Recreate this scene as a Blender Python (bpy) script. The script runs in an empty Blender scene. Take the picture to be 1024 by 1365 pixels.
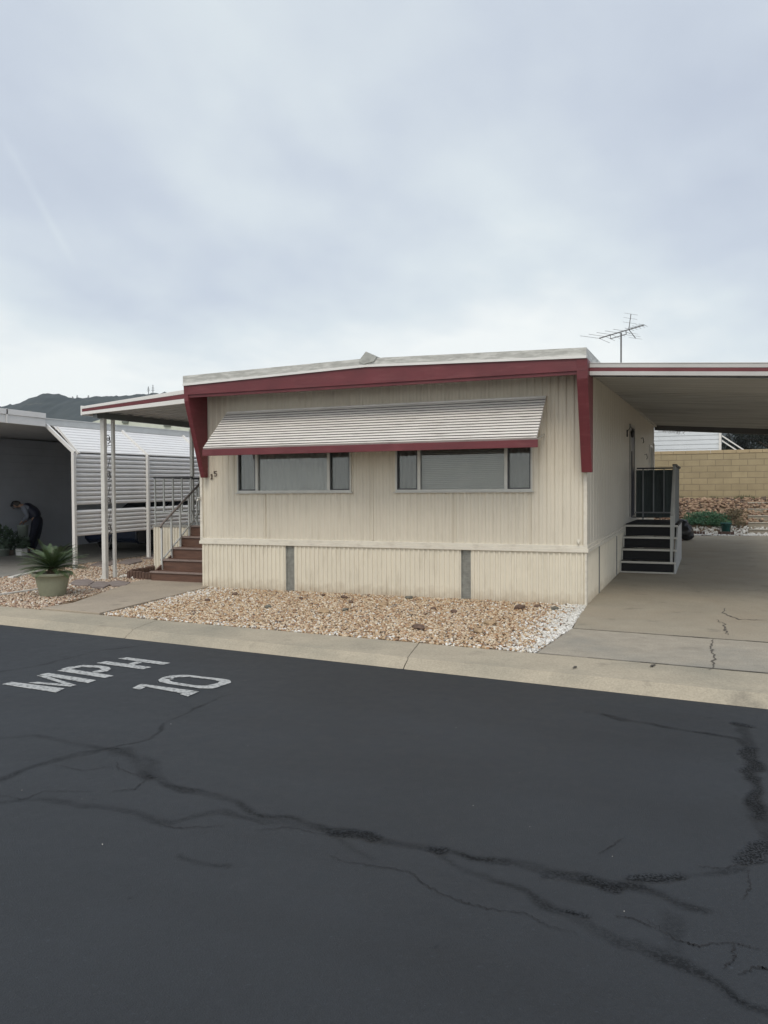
import bpy, math, random
import numpy as np
from mathutils import Vector, Matrix, noise as mnoise
random.seed(7); rng = np.random.default_rng(7)
S = bpy.context.scene
COL = S.collection
rad = math.radians

# ------------------------------------------------------------------ camera
CAM = Vector((1.6147, -11.3837, 1.6)); YAW, PITCH, ROLL, FPX = .3899, -.0245, -.005, 1060.58
fw = Vector((-math.sin(YAW)*math.cos(PITCH), math.cos(YAW)*math.cos(PITCH), math.sin(PITCH)))
r0 = Vector((math.cos(YAW), math.sin(YAW), 0)); u0 = r0.cross(fw)
rt = math.cos(ROLL)*r0 + math.sin(ROLL)*u0; up = -math.sin(ROLL)*r0 + math.cos(ROLL)*u0
cd = bpy.data.cameras.new('camera'); cam = bpy.data.objects.new('camera', cd); COL.objects.link(cam)
m = Matrix((rt, up, -fw)).transposed().to_4x4(); m.translation = CAM; cam.matrix_world = m
cd.sensor_fit = 'VERTICAL'; cd.sensor_height = 36; cd.lens = 36*FPX/1365; cd.clip_start = .05; cd.clip_end = 6000
S.camera = cam
S.render.resolution_x, S.render.resolution_y = 768, 1024
S.view_settings.view_transform = 'Standard'; S.view_settings.look = 'None'
S.view_settings.exposure = 0.13; S.view_settings.gamma = 1

# ------------------------------------------------------------------ sky and sun
SUN_EL, SUN_AZ = rad(52), rad(168)          # azimuth clockwise from +y (the sun stands behind the camera)
sdir = Vector((math.sin(SUN_AZ)*math.cos(SUN_EL), math.cos(SUN_AZ)*math.cos(SUN_EL), math.sin(SUN_EL)))
W = bpy.data.worlds.new("World"); S.world = W; W.use_nodes = True
nt = W.node_tree; N = nt.nodes; L = nt.links; N.clear()
def wn(t, **k):
    n = N.new(t)
    for a, b in k.items(): setattr(n, a, b)
    return n
def wmath(op, a, b=None, clamp=False):
    n = wn('ShaderNodeMath', operation=op, use_clamp=clamp)
    for i, v in enumerate((a, b)):
        if v is None: continue
        if isinstance(v, (int, float)): n.inputs[i].default_value = v
        else: L.new(v, n.inputs[i])
    return n.outputs[0]
tc = wn('ShaderNodeTexCoord'); sep = wn('ShaderNodeSeparateXYZ'); L.new(tc.outputs['Generated'], sep.inputs[0])
zc = wmath('MAXIMUM', sep.outputs[2], 0.0)
den = wmath('ADD', zc, 0.22)
cmb = wn('ShaderNodeCombineXYZ')
L.new(wmath('DIVIDE', sep.outputs[0], den), cmb.inputs[0]); L.new(wmath('DIVIDE', sep.outputs[1], den), cmb.inputs[1])
n1 = wn('ShaderNodeTexNoise'); n1.inputs['Scale'].default_value = 0.75; n1.inputs['Detail'].default_value = 5; n1.inputs['Roughness'].default_value = .5; n1.inputs['Distortion'].default_value = .25
mp = wn('ShaderNodeMapping'); mp.inputs['Location'].default_value = (3.1, 1.7, 0); mp.inputs['Rotation'].default_value = (0, 0, .5); mp.inputs['Scale'].default_value = (1.0, .75, 1)
L.new(cmb.outputs[0], mp.inputs[0]); L.new(mp.outputs[0], n1.inputs['Vector'])
n2 = wn('ShaderNodeTexNoise'); n2.inputs['Scale'].default_value = 2.6; n2.inputs['Detail'].default_value = 6; L.new(mp.outputs[0], n2.inputs['Vector'])
v = wmath('ADD', wmath('MULTIPLY', n1.outputs[0], 1.9), wmath('MULTIPLY', n2.outputs[0], .60))
v = wmath('SUBTRACT', v, .78)
# cloud deck thickens up and to the right, thins to a pale band over the horizon
hz = wmath('POWER', wmath('SUBTRACT', 1.0, zc), 5.0)
v = wmath('ADD', v, wmath('MULTIPLY', hz, .78))
v = wmath('SUBTRACT', v, wmath('MULTIPLY', sep.outputs[0], .38))
# a faint old contrail, low on the left
def dirpx(px, py): return (fw + rt*((px-512)/FPX) - up*((py-682.5)/FPX)).normalized()
ca_, cb2 = dirpx(6, 185), dirpx(92, 340); cn = ca_.cross(cb2).normalized(); cm_ = (ca_+cb2).normalized()
def wdot(vec):
    n = wn('ShaderNodeVectorMath', operation='DOT_PRODUCT'); nz_ = wn('ShaderNodeVectorMath', operation='NORMALIZE'); L.new(tc.outputs['Generated'], nz_.inputs[0]); L.new(nz_.outputs[0], n.inputs[0]); n.inputs[1].default_value = vec; return n.outputs['Value']
trail = wmath('SUBTRACT', 1.0, wmath('MULTIPLY', wmath('ABSOLUTE', wdot(cn)), 150.0), True)
trail = wmath('MULTIPLY', trail, wmath('MULTIPLY', wmath('SUBTRACT', wdot(cm_), .9965), 320.0, True))
v = wmath('ADD', v, wmath('MULTIPLY', trail, .10))
v = wmath('SUBTRACT', v, wmath('MULTIPLY', zc, .30), True)
rp = wn('ShaderNodeValToRGB'); L.new(v, rp.inputs[0])
e = rp.color_ramp.elements; e[0].position = .12; e[0].color = (.475, .53, .64, 1); e[1].position = .98; e[1].color = (.91, .94, .925, 1)
q = rp.color_ramp.elements.new(.45); q.color = (.59, .65, .735, 1)
q = rp.color_ramp.elements.new(.72); q.color = (.72, .785, .82, 1)
# the cloud is brighter round the veiled sun
dt = wn('ShaderNodeVectorMath', operation='DOT_PRODUCT'); L.new(tc.outputs['Generated'], dt.inputs[0]); dt.inputs[1].default_value = sdir
glow = wmath('POWER', wmath('MAXIMUM', dt.outputs['Value'], 0.0), 2.5)
gain = wmath('ADD', wmath('MULTIPLY', glow, 1.15), 1.0)
wm = wn('ShaderNodeMix', data_type='RGBA', blend_type='MULTIPLY'); wm.inputs[7].default_value = (1.0, .91, .79, 1); L.new(glow, wm.inputs[0]); L.new(rp.outputs[0], wm.inputs[6])
bgc = wn('ShaderNodeBackground'); L.new(wm.outputs[2], bgc.inputs[0]); L.new(gain, bgc.inputs[1])
sky = wn('ShaderNodeTexSky', sky_type='NISHITA'); sky.sun_disc = False; sky.sun_elevation = SUN_EL; sky.sun_rotation = SUN_AZ
bgs = wn('ShaderNodeBackground'); L.new(sky.outputs[0], bgs.inputs[0]); bgs.inputs[1].default_value = .09
mxs = wn('ShaderNodeMixShader'); mxs.inputs[0].default_value = .9
L.new(bgs.outputs[0], mxs.inputs[1]); L.new(bgc.outputs[0], mxs.inputs[2])
wo = wn('ShaderNodeOutputWorld'); L.new(mxs.outputs[0], wo.inputs[0])
sl = bpy.data.lights.new('sun', 'SUN'); sl.energy = 1.25; sl.angle = rad(25); sl.color = (1, .92, .80)
so = bpy.data.objects.new('sun', sl); COL.objects.link(so); so.rotation_euler = sdir.to_track_quat('Z', 'Y').to_euler()

# ------------------------------------------------------------------ helpers
G = .0124                                    # the lots rise gently away from the street
def gz(y): return G*max(0., y)
def at(px, py, z=-.09):                      # a point of a level plane seen in the survey picture
    d = fw + rt*((px-512)/FPX) - up*((py-682.5)/FPX); t = (z-CAM.z)/d.z
    return CAM + d*t
def atY(px, py, Y):
    d = fw + rt*((px-512)/FPX) - up*((py-682.5)/FPX); t = (Y-CAM.y)/d.y
    return CAM + d*t

MATS = {}
def mat(name, col, rough=.6, var=.08, scale=4., bump=0., bscale=60., metal=0., stretch=(1, 1, 1), col2=None, spec=.5, detail=5., perisland=0., extra=None):
    if name in MATS: return MATS[name]
    M = bpy.data.materials.new(name); M.use_nodes = True; t = M.node_tree; nn = t.nodes; ll = t.links
    b = nn['Principled BSDF']; b.inputs['Roughness'].default_value = rough; b.inputs['Metallic'].default_value = metal
    b.inputs['Specular IOR Level'].default_value = spec
    tcn = nn.new('ShaderNodeTexCoord'); mpn = nn.new('ShaderNodeMapping'); mpn.inputs['Scale'].default_value = stretch
    ll.new(tcn.outputs['Object'], mpn.inputs[0])
    no = nn.new('ShaderNodeTexNoise'); no.inputs['Scale'].default_value = scale; no.inputs['Detail'].default_value = detail; no.inputs['Roughness'].default_value = .6
    ll.new(mpn.outputs[0], no.inputs['Vector'])
    mr = nn.new('ShaderNodeMapRange'); mr.inputs[1].default_value = .3; mr.inputs[2].default_value = .7; ll.new(no.outputs[0], mr.inputs[0])
    mx = nn.new('ShaderNodeMix'); mx.data_type = 'RGBA'; ll.new(mr.outputs[0], mx.inputs[0])
    c2 = col2 if col2 else tuple(min(1, c*(1+var)) for c in col); c1 = col if col2 else tuple(c*(1-var) for c in col)
    mx.inputs[6].default_value = (*c1, 1); mx.inputs[7].default_value = (*c2, 1)
    out = mx.outputs[2]
    if perisland:
        g = nn.new('ShaderNodeNewGeometry'); hs = nn.new('ShaderNodeHueSaturation')
        m1 = nn.new('ShaderNodeMapRange'); m1.inputs[3].default_value = 1-perisland; m1.inputs[4].default_value = 1+perisland
        ll.new(g.outputs['Random Per Island'], m1.inputs[0]); ll.new(m1.outputs[0], hs.inputs['Value']); ll.new(out, hs.inputs['Color']); out = hs.outputs[0]
    ll.new(out, b.inputs['Base Color'])
    if bump:
        n3 = nn.new('ShaderNodeTexNoise'); n3.inputs['Scale'].default_value = bscale; n3.inputs['Detail'].default_value = 4; ll.new(tcn.outputs['Object'], n3.inputs['Vector'])
        bp = nn.new('ShaderNodeBump'); bp.inputs['Strength'].default_value = min(1, bump); bp.inputs['Distance'].default_value = .01
        ll.new(n3.outputs[0], bp.inputs['Height']); ll.new(bp.outputs[0], b.inputs['Normal'])
    if extra: extra(M, nn, ll, b, tcn, out)
    MATS[name] = M; return M

ORG = {}
class MB:
    def __init__(s): s.v = []; s.f = []
    def quad(s, *p): k = len(s.v); s.v += [tuple(a) for a in p]; s.f.append(tuple(range(k, k+len(p))))
    def box(s, x0, x1, y0, y1, z0, z1, g=False):
        if x0 > x1: x0, x1 = x1, x0
        if y0 > y1: y0, y1 = y1, y0
        k = len(s.v)
        for x in (x0, x1):
            for y in (y0, y1):
                for z in (z0, z1): s.v.append((x, y, z + (gz(y) if g else 0)))
        for f in ((0,1,3,2),(4,6,7,5),(0,4,5,1),(2,3,7,6),(0,2,6,4),(1,5,7,3)): s.f.append(tuple(k+i for i in f))
        return s
    def prism(s, pts, vec):                  # closed polygon (3-D points) swept along vec
        k = len(s.v); n = len(pts); vec = Vector(vec)
        s.v += [tuple(p) for p in pts] + [tuple(Vector(p)+vec) for p in pts]
        s.f.append(tuple(range(k, k+n))[::-1]); s.f.append(tuple(range(k+n, k+2*n)))
        for i in range(n): j = (i+1) % n; s.f.append((k+i, k+j, k+n+j, k+n+i))
        return s
    def bar(s, a, b, w, h=None, upv=(0, 0, 1)):
        h = h or w; a = Vector(a); b = Vector(b); d = (b-a).normalized(); upv = Vector(upv)
        if abs(d.dot(upv)) > .98: upv = Vector((0, 1, 0))
        x = d.cross(upv).normalized()*w/2; y = x.cross(d).normalized()*h/2
        return s.prism([a-x-y, a+x-y, a+x+y, a-x+y], b-a)
    def tube(s, pts, r, n=8, cap=True):
        pts = [Vector(p) for p in pts]; k0 = len(s.v)
        rs = r if isinstance(r, (list, tuple)) else [r]*len(pts)
        prev = None
        for i, p in enumerate(pts):
            d = (pts[min(i+1, len(pts)-1)]-pts[max(i-1, 0)]).normalized()
            if prev is None: x = d.orthogonal().normalized()
            else: x = (prev - d*prev.dot(d)).normalized()
            prev = x; y = d.cross(x)
            for j in range(n):
                a = 2*math.pi*j/n; s.v.append(tuple(p + (x*math.cos(a)+y*math.sin(a))*rs[i]))
        for i in range(len(pts)-1):
            for j in range(n):
                a = k0+i*n+j; b = k0+i*n+(j+1) % n; s.f.append((a, b, b+n, a+n))
        if cap: s.f.append(tuple(k0+j for j in range(n))[::-1]); s.f.append(tuple(k0+(len(pts)-1)*n+j for j in range(n)))
        return s
    def lathe(s, c, prof, n=24):
        k = len(s.v); c = Vector(c)
        for r, z in prof:
            for j in range(n):
                a = 2*math.pi*j/n; s.v.append((c.x+r*math.cos(a), c.y+r*math.sin(a), c.z+z))
        for i in range(len(prof)-1):
            for j in range(n):
                a = k+i*n+j; b = k+i*n+(j+1) % n; s.f.append((a, b, b+n, a+n))
        return s
    def build(s, name, m, parent=None, loc=None, smooth=False, bevel=0):
        me = bpy.data.meshes.new(name)
        if parent is not None: off = ORG[parent.name]
        else: off = Vector(loc) if loc is not None else Vector((0, 0, 0))
        V = np.array(s.v, dtype=np.float64) - np.array(off)
        me.from_pydata(V.tolist(), [], s.f)
        if m: me.materials.append(m)
        if smooth: me.shade_smooth()
        me.update()
        o = bpy.data.objects.new(name, me); COL.objects.link(o)
        if parent is not None: o.parent = parent
        else: o.location = off
        ORG[o.name] = off
        if bevel:
            bv = o.modifiers.new('bevel', 'BEVEL'); bv.width = bevel; bv.segments = 2; bv.limit_method = 'ANGLE'; bv.angle_limit = rad(40)
        return o
def tag(o, label=None, cat=None, group=None, kind=None):
    if label: o['label'] = label
    if cat: o['category'] = cat
    if group: o['group'] = group
    if kind: o['kind'] = kind
    return o
def thing(name, label, cat, loc=(0, 0, 0), group=None):
    o = bpy.data.objects.new(name, None); COL.objects.link(o); o.location = loc; o.empty_display_size = .2
    ORG[o.name] = Vector(loc); return tag(o, label, cat, group)
def copy_tree(o, parent=None):
    c = o.copy(); COL.objects.link(c); ORG[c.name] = ORG[o.name]
    if parent is not None: c.parent = parent
    for ch in list(o.children): copy_tree(ch, c)
    return c
def struct(o): return tag(o, kind='structure')

def ribprof(a0, a1, pitch, depth, duty=.5, slope=.18):
    """trapezoid ribs between a0 and a1: list of (a, out)"""
    n = max(1, round((a1-a0)/pitch)); p = (a1-a0)/n; pts = [(a0, 0.)]
    for i in range(n):
        b = a0+i*p; r = p*(1-duty)/2; sl = p*slope
        pts += [(b+r, 0.), (b+r+sl*.5, depth), (b+p-r-sl*.5, depth), (b+p-r, 0.)]
    pts.append((a1, 0.)); return pts
def wall_front(mb, x0, x1, z0, z1, y, pitch, depth, th=.06, **k):      # ribs stand toward -y, run up z
    if k.pop('phase', None):
        full = ribprof(XL+.02, -.02, pitch, depth, **k); fx = [p[0] for p in full]; fo = [p[1] for p in full]
        pr = [(x0, float(np.interp(x0, fx, fo)))]+[p for p in full if x0+.001 < p[0] < x1-.001]+[(x1, float(np.interp(x1, fx, fo)))]
    else: pr = ribprof(x0, x1, pitch, depth, **k)
    mb.prism([(a, y-o, z0) for a, o in pr] + [(x1, y+th, z0), (x0, y+th, z0)], (0, 0, z1-z0))
def wall_side(mb, y0, y1, z0, z1, x, pitch, depth, th=.06, sgn=1, **k):  # ribs stand toward sgn*x, follow the grade
    pr = ribprof(y0, y1, pitch, depth, **k); kk = len(mb.v)
    ring = [(x+sgn*o, a) for a, o in pr] + [(x-sgn*th, y1), (x-sgn*th, y0)]
    n = len(ring)
    mb.v += [(a, b, z0+gz(b)) for a, b in ring] + [(a, b, z1+gz(b)) for a, b in ring]
    mb.f.append(tuple(range(kk, kk+n))); mb.f.append(tuple(range(kk+n, kk+2*n))[::-1])
    for i in range(n): j = (i+1) % n; mb.f.append((kk+i, kk+j, kk+n+j, kk+n+i))
def pan(mb, A, B, vec, pitch, depth, nrm, th=.012, **k):
    """ribbed sheet: profile from A to B with ribs toward nrm, swept along vec"""
    A = Vector(A); B = Vector(B); d = (B-A); ln = d.length; d.normalize(); nrm = Vector(nrm).normalized()
    pr = ribprof(0, ln, pitch, depth, **k)
    pts = [A+d*a+nrm*o for a, o in pr] + [A+d*a+nrm*(o-th) for a, o in reversed(pr)]
    # quads only, keeps the sheet thin and clean
    n = len(pr); kk = len(mb.v); vec = Vector(vec)
    mb.v += [tuple(p) for p in pts] + [tuple(p+vec) for p in pts]; t = 2*n
    for i in range(n-1):
        a, b = i, i+1; c, e_ = t-1-i, t-2-i
        mb.f += [(kk+a, kk+b, kk+t+b, kk+t+a), (kk+e_, kk+c, kk+t+c, kk+t+e_), (kk+b, kk+a, kk+c, kk+e_), (kk+t+a, kk+t+b, kk+t+e_, kk+t+c)]
    mb.f += [(kk, kk+t, kk+t+t-1, kk+t-1), (kk+n-1, kk+n, kk+t+n, kk+t+n-1)]

# ------------------------------------------------------------------ materials
def streaks(stain, amt, sc=(7, 7, .5), lo=.52, hi=.78, base=None):
    def f(M, nn, ll, b, tcn, out):
        mp = nn.new('ShaderNodeMapping'); mp.inputs['Scale'].default_value = sc; ll.new(tcn.outputs['Object'], mp.inputs[0])
        n = nn.new('ShaderNodeTexNoise'); n.inputs['Scale'].default_value = 1.7; n.inputs['Detail'].default_value = 7; n.inputs['Roughness'].default_value = .65; ll.new(mp.outputs[0], n.inputs['Vector'])
        mr = nn.new('ShaderNodeMapRange'); mr.inputs[1].default_value = lo; mr.inputs[2].default_value = hi; mr.inputs[4].default_value = amt; ll.new(n.outputs[0], mr.inputs[0])
        mx = nn.new('ShaderNodeMix'); mx.data_type = 'RGBA'; ll.new(mr.outputs[0], mx.inputs[0]); ll.new(out, mx.inputs[6]); mx.inputs[7].default_value = (*stain, 1)
        res = mx.outputs[2]
        if base is not None:                 # soil splashed along the foot
            sx = nn.new('ShaderNodeSeparateXYZ'); ll.new(tcn.outputs['Object'], sx.inputs[0])
            n4 = nn.new('ShaderNodeTexNoise'); n4.inputs['Scale'].default_value = 9; n4.inputs['Detail'].default_value = 6; ll.new(tcn.outputs['Object'], n4.inputs['Vector'])
            ad = nn.new('ShaderNodeMath'); ad.operation = 'MULTIPLY_ADD'; ll.new(n4.outputs[0], ad.inputs[0]); ad.inputs[1].default_value = -.30; ll.new(sx.outputs[2], ad.inputs[2])
            m5 = nn.new('ShaderNodeMapRange'); ll.new(ad.outputs[0], m5.inputs[0]); m5.inputs[1].default_value = -.16; m5.inputs[2].default_value = .03; m5.inputs[3].default_value = .55; m5.inputs[4].default_value = 0
            m6 = nn.new('ShaderNodeMix'); m6.data_type = 'RGBA'; ll.new(m5.outputs[0], m6.inputs[0]); ll.new(res, m6.inputs[6]); m6.inputs[7].default_value = (*base, 1); res = m6.outputs[2]
        ll.new(res, b.inputs['Base Color'])
    return f
CREAM = mat('cream_siding', (.645, .594, .490), .55, .045, 1.2, .12, 220, extra=streaks((.40, .35, .27), .5))
CREAM_SKIRT = mat('cream_skirting', (.70, .65, .535), .55, .045, 1.5, .12, 220, extra=streaks((.42, .37, .28), .5, (5, 5, 1.1), base=(.36, .28, .19)))
CREAM_TRIM = mat('cream_trim', (.68, .64, .55), .5, .05, 4, .06, 150, extra=streaks((.36, .31, .25), .6, (3, 3, 9), .5, .8))
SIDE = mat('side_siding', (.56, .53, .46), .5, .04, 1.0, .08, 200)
MAROON = mat('maroon_paint', (.135, .024, .030), .5, .16, 3, .1, 90, extra=streaks((.24, .085, .085), .4, (1.5, 1.5, 9)))
WHITEAL = mat('white_aluminium', (.74, .73, .70), .42, .05, 2.5, .03, 80)
AWN = mat('awning_aluminium', (.73, .70, .655), .45, .05, 2.5, .04, 80, extra=streaks((.22, .19, .15), .75, (1.3, 1.3, 14), .55, .80))
ROOFED = mat('roof_edge', (.42, .42, .39), .6, .14, 6, .35, 60, stretch=(1, 1, 6), extra=streaks((.66, .66, .62), .8, (2, 2, 12), .45, .6))
ROOFTOP = mat('roof_coating', (.55, .55, .53), .75, .1, 2, .3, 30)
GREYAL = mat('grey_aluminium', (.52, .51, .47), .4, .08, 6, metal=.3)
GREYPOST = mat('grey_painted_metal', (.50, .51, .49), .45, .10, 3, .05, 80)
WHITEPOST = mat('white_painted_post', (.62, .61, .57), .5, .1, 5, .05, 80, extra=streaks((.34, .30, .25), .5, (8, 8, 1)))
DARKMET = mat('dark_painted_metal', (.06, .06, .065), .5, .1, 5)
BLACK = mat('black_rubber_tread', (.009, .009, .011), .75, .2, 20, .1, 200)
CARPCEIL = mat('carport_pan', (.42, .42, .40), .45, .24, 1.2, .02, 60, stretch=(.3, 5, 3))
PORCHCEIL = mat('porch_pan', (.55, .56, .56), .45, .06, 1.5)
CURTAIN = mat('sheer_curtain', (.78, .77, .73), .85, .07, 3)
SCREENC = mat('dark_curtain', (.44, .44, .41), .9, .08, 3)
BLINDS = mat('white_blinds', (.82, .81, .77), .7, .06, 3)
BROWNWOOD = mat('brown_step_wood', (.088, .045, .031), .6, .2, 3, .25, 40, stretch=(1, 6, 8), col2=(.15, .078, .052))
CONC_EDGE = mat('worn_tread_edge', (.22, .17, .15), .7, .15, 10)
VENT = mat('galvanised_vent', (.30, .30, .27), .6, .2, 14, .6, 120, extra=streaks((.16, .14, .11), .6, (6, 6, 2)))
NUMBER = mat('bronze_number', (.11, .08, .062), .5)

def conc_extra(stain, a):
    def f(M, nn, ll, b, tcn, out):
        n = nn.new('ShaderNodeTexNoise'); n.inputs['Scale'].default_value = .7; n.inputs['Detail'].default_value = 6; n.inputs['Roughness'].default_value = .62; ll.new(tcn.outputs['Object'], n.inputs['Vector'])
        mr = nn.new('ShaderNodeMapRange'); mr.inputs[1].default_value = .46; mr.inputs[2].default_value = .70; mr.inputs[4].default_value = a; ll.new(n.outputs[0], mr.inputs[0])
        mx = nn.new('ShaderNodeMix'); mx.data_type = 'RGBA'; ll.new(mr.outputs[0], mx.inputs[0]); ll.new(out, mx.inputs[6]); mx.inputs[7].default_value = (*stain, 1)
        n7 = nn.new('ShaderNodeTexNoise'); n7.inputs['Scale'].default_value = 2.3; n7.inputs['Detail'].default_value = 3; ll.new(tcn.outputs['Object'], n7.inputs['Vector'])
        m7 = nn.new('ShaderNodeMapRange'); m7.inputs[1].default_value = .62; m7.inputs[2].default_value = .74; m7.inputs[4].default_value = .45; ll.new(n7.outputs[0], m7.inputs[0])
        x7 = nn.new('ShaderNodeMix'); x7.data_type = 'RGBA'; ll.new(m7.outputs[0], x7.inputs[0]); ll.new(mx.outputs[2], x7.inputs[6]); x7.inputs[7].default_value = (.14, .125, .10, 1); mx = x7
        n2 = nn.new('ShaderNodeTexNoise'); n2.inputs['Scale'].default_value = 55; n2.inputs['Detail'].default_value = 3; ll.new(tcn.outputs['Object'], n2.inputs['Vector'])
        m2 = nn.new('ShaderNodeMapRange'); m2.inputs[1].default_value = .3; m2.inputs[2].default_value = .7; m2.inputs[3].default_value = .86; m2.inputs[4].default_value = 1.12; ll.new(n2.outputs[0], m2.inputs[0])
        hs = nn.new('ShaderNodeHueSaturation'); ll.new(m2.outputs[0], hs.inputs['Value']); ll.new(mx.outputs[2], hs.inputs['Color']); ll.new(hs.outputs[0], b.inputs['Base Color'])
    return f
KERB = mat('kerb_concrete', (.385, .338, .255), .85, .08, 3, .35, 90, extra=conc_extra((.25, .235, .185), .8))
DRIVE = mat('driveway_concrete', (.315, .28, .215), .85, .10, 1.6, .3, 90, extra=conc_extra((.31, .26, .19), .7))
APRON = mat('apron_concrete', (.335, .30, .24), .85, .12, 5, .4, 90, extra=conc_extra((.235, .23, .20), .8))
PATHM = mat('path_concrete', (.36, .305, .235), .85, .07, 2, .25, 90, extra=conc_extra((.26, .225, .18), .6))
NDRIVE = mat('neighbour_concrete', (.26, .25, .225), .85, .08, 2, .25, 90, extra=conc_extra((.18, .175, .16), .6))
JOINT = mat('joint_dirt', (.05, .046, .038), .95, .2, 10)
SOIL = mat('dry_soil', (.22, .175, .125), .95, .15, 3, .5, 40)
PEB = None

# ------------------------------------------------------------------ ground, street, kerb
yi = lambda x: -3.55-.076*x          # back of the kerb strip
yl = lambda x: -4.25-.093*x          # lip
yo = lambda x: -4.42-.094*x          # edge of the asphalt
mb = MB()
for (xa, xb) in ((-400, -40), (-40, -12), (-12, -6), (-6, 0), (0, 6), (6, 12), (12, 40), (40, 400)):
    ya, yb = yi(max(-40, min(40, xa))), yi(max(-40, min(40, xb)))
    mb.quad((xa, ya-.1, -.05), (xb, yb-.1, -.05), (xb, 0, -.05), (xa, 0, -.05))
    mb.quad((xa, 0, -.05), (xb, 0, -.05), (xb, 60, -.05+gz(60)), (xa, 60, -.05+gz(60)))
    mb.quad((xa, 60, -.05+gz(60)), (xb, 60, -.05+gz(60)), (xb, 1500, 1), (xa, 1500, 1))
struct(mb.build('ground', SOIL))

# asphalt sheet: the visible stretch is finely gridded and carries the crack-sealer and ravelling marks
x0, x1, y0, y1, st = -9.0, 4.6, -9.6, -3.2, .016
nx, ny = int((x1-x0)/st)+1, int((y1-y0)/st)+1
gx, gy = np.meshgrid(np.linspace(x0, x1, nx), np.linspace(y0, y1, ny))
def fbm(X, Y, sc, seed, octs=3):
    r = np.random.default_rng(seed); out = np.zeros_like(X); amp = 1.
    for o in range(octs):
        f = sc*2**o; tab = r.random((64, 64)); u = X*f+100; w = Y*f+100
        iu = np.floor(u).astype(int); iw = np.floor(w).astype(int); fu = u-iu; fv = w-iw; fu = fu*fu*(3-2*fu); fv = fv*fv*(3-2*fv)
        g = lambda a, b: tab[a % 64, b % 64]
        out += amp*((g(iu, iw)*(1-fu)+g(iu+1, iw)*fu)*(1-fv)+(g(iu, iw+1)*(1-fu)+g(iu+1, iw+1)*fu)*fv-.5); amp *= .5
    return out
def polydist(pts):
    d = np.full(gx.shape, 9.)
    P = [at(*p) for p in pts]
    for a, b in zip(P[:-1], P[1:]):
        ax, ay, bx, by = a.x, a.y, b.x, b.y; L2 = (bx-ax)**2+(by-ay)**2+1e-9
        t = np.clip(((wx-ax)*(bx-ax)+(wy-ay)*(by-ay))/L2, 0, 1)
        d = np.minimum(d, np.hypot(wx-ax-t*(bx-ax), wy-ay-t*(by-ay)))
    return d
wx = gx+fbm(gx, gy, 5, 1)*.06; wy = gy+fbm(gx, gy, 5, 2)*.06
seal = np.zeros_like(gx); ravel = np.zeros_like(gx)
def band(pts, w, a, soft=.6):
    global seal
    d = polydist(pts); n = 1+.5*fbm(gx, gy, 6, len(pts)+3)
    w = w*.8; seal = np.maximum(seal, a*np.clip((w*n-d)/(w*soft), 0, 1)*(.45+1.0*np.clip(fbm(gx, gy, 7, 11)+.5, 0, 1)))
def rav(pts, w, a):
    global ravel
    d = polydist(pts); ravel = np.maximum(ravel, a*np.clip((w*(1+.7*fbm(gx, gy, 12, 5))-d)/(w*.5), 0, 1))
band([(150,998),(178,1008),(200,1035),(240,1050),(300,1064),(350,1085),(430,1102),(470,1112),(540,1125),(585,1133),(640,1143),(720,1160),(790,1172),(850,1187),(937,1212)], .06, .8)
band([(170,1003),(192,1018),(200,1038)], .12, .6)
band([(0,985),(45,980),(100,992),(150,998)], .05, .55)
band([(0,1040),(50,1020),(100,1005),(150,998)], .07, .6)
band([(0,1070),(60,1064),(100,1070),(170,1082),(225,1095),(300,1085),(380,1098),(430,1103)], .06, .45)
band([(0,895),(60,885),(120,870),(200,858)], .05, .6)
band([(150,998),(195,985),(215,970),(235,957),(270,940),(310,925)], .022, .7)
band([(585,1135),(610,1155),(650,1175),(700,1190),(760,1220),(790,1240),(850,1262)], .045, .55)
band([(850,1258),(900,1280),(940,1300),(990,1335),(1040,1352)], .055, .7)
band([(900,1220),(892,1250),(905,1280)], .05, .4)
band([(800,952),(850,962),(900,970),(950,978),(980,985),(1000,1002)], .045, .8)
band([(985,965),(1002,1000),(1008,1050),(1014,1090),(1030,1115)], .07, .6)
band([(850,1178),(912,1172),(960,1166),(992,1160)], .04, .5)
band([(242,1141),(300,1156)], .035, .5)
band([(500,1145),(470,1130),(440,1110)], .03, .3)
rav([(452,1113),(495,1116)], .045, 1); rav([(578,1133),(594,1135)], .03, 1)
rav([(790,1172),(825,1184)], .05, 1); rav([(850,1176),(905,1172)], .05, 1); rav([(757,1216),(778,1225)], .035, 1)
rav([(725,1168),(790,1176)], .03, .6); rav([(1000,1000),(1008,1050),(1014,1090)], .06, 1); rav([(985,966),(1000,970)], .05, 1)
rav([(990,1148),(1024,1125)], .06, 1); rav([(195,1036),(205,1039)], .03, 1); rav([(860,1188),(930,1208)], .02, .6); rav([(930,975),(960,980)], .02, .5)
for k in range(26):                         # small scattered pocks
    cx, cy = rng.uniform(-6, 3), rng.uniform(-9, -4.8); r_ = rng.uniform(.012, .03)
    ravel = np.maximum(ravel, .6*np.clip(1-np.hypot(gx-cx, (gy-cy)*1.3)/r_, 0, 1))
gzv = np.full(gx.shape, -.09) - .004*np.clip(ravel, 0, 1)
V = np.stack([gx, gy, gzv], -1).reshape(-1, 3)
me = bpy.data.meshes.new('road'); me.vertices.add(len(V)); me.vertices.foreach_set('co', V.ravel())
ii = (np.arange(ny-1)[:, None]*nx+np.arange(nx-1)[None]).ravel()
F = np.stack([ii, ii+1, ii+nx+1, ii+nx], -1)
xo0, xo1, yo0, yo1 = -400., 400., -90., 8.
nF = len(F); me.loops.add(nF*4); me.polygons.add(nF)
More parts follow.
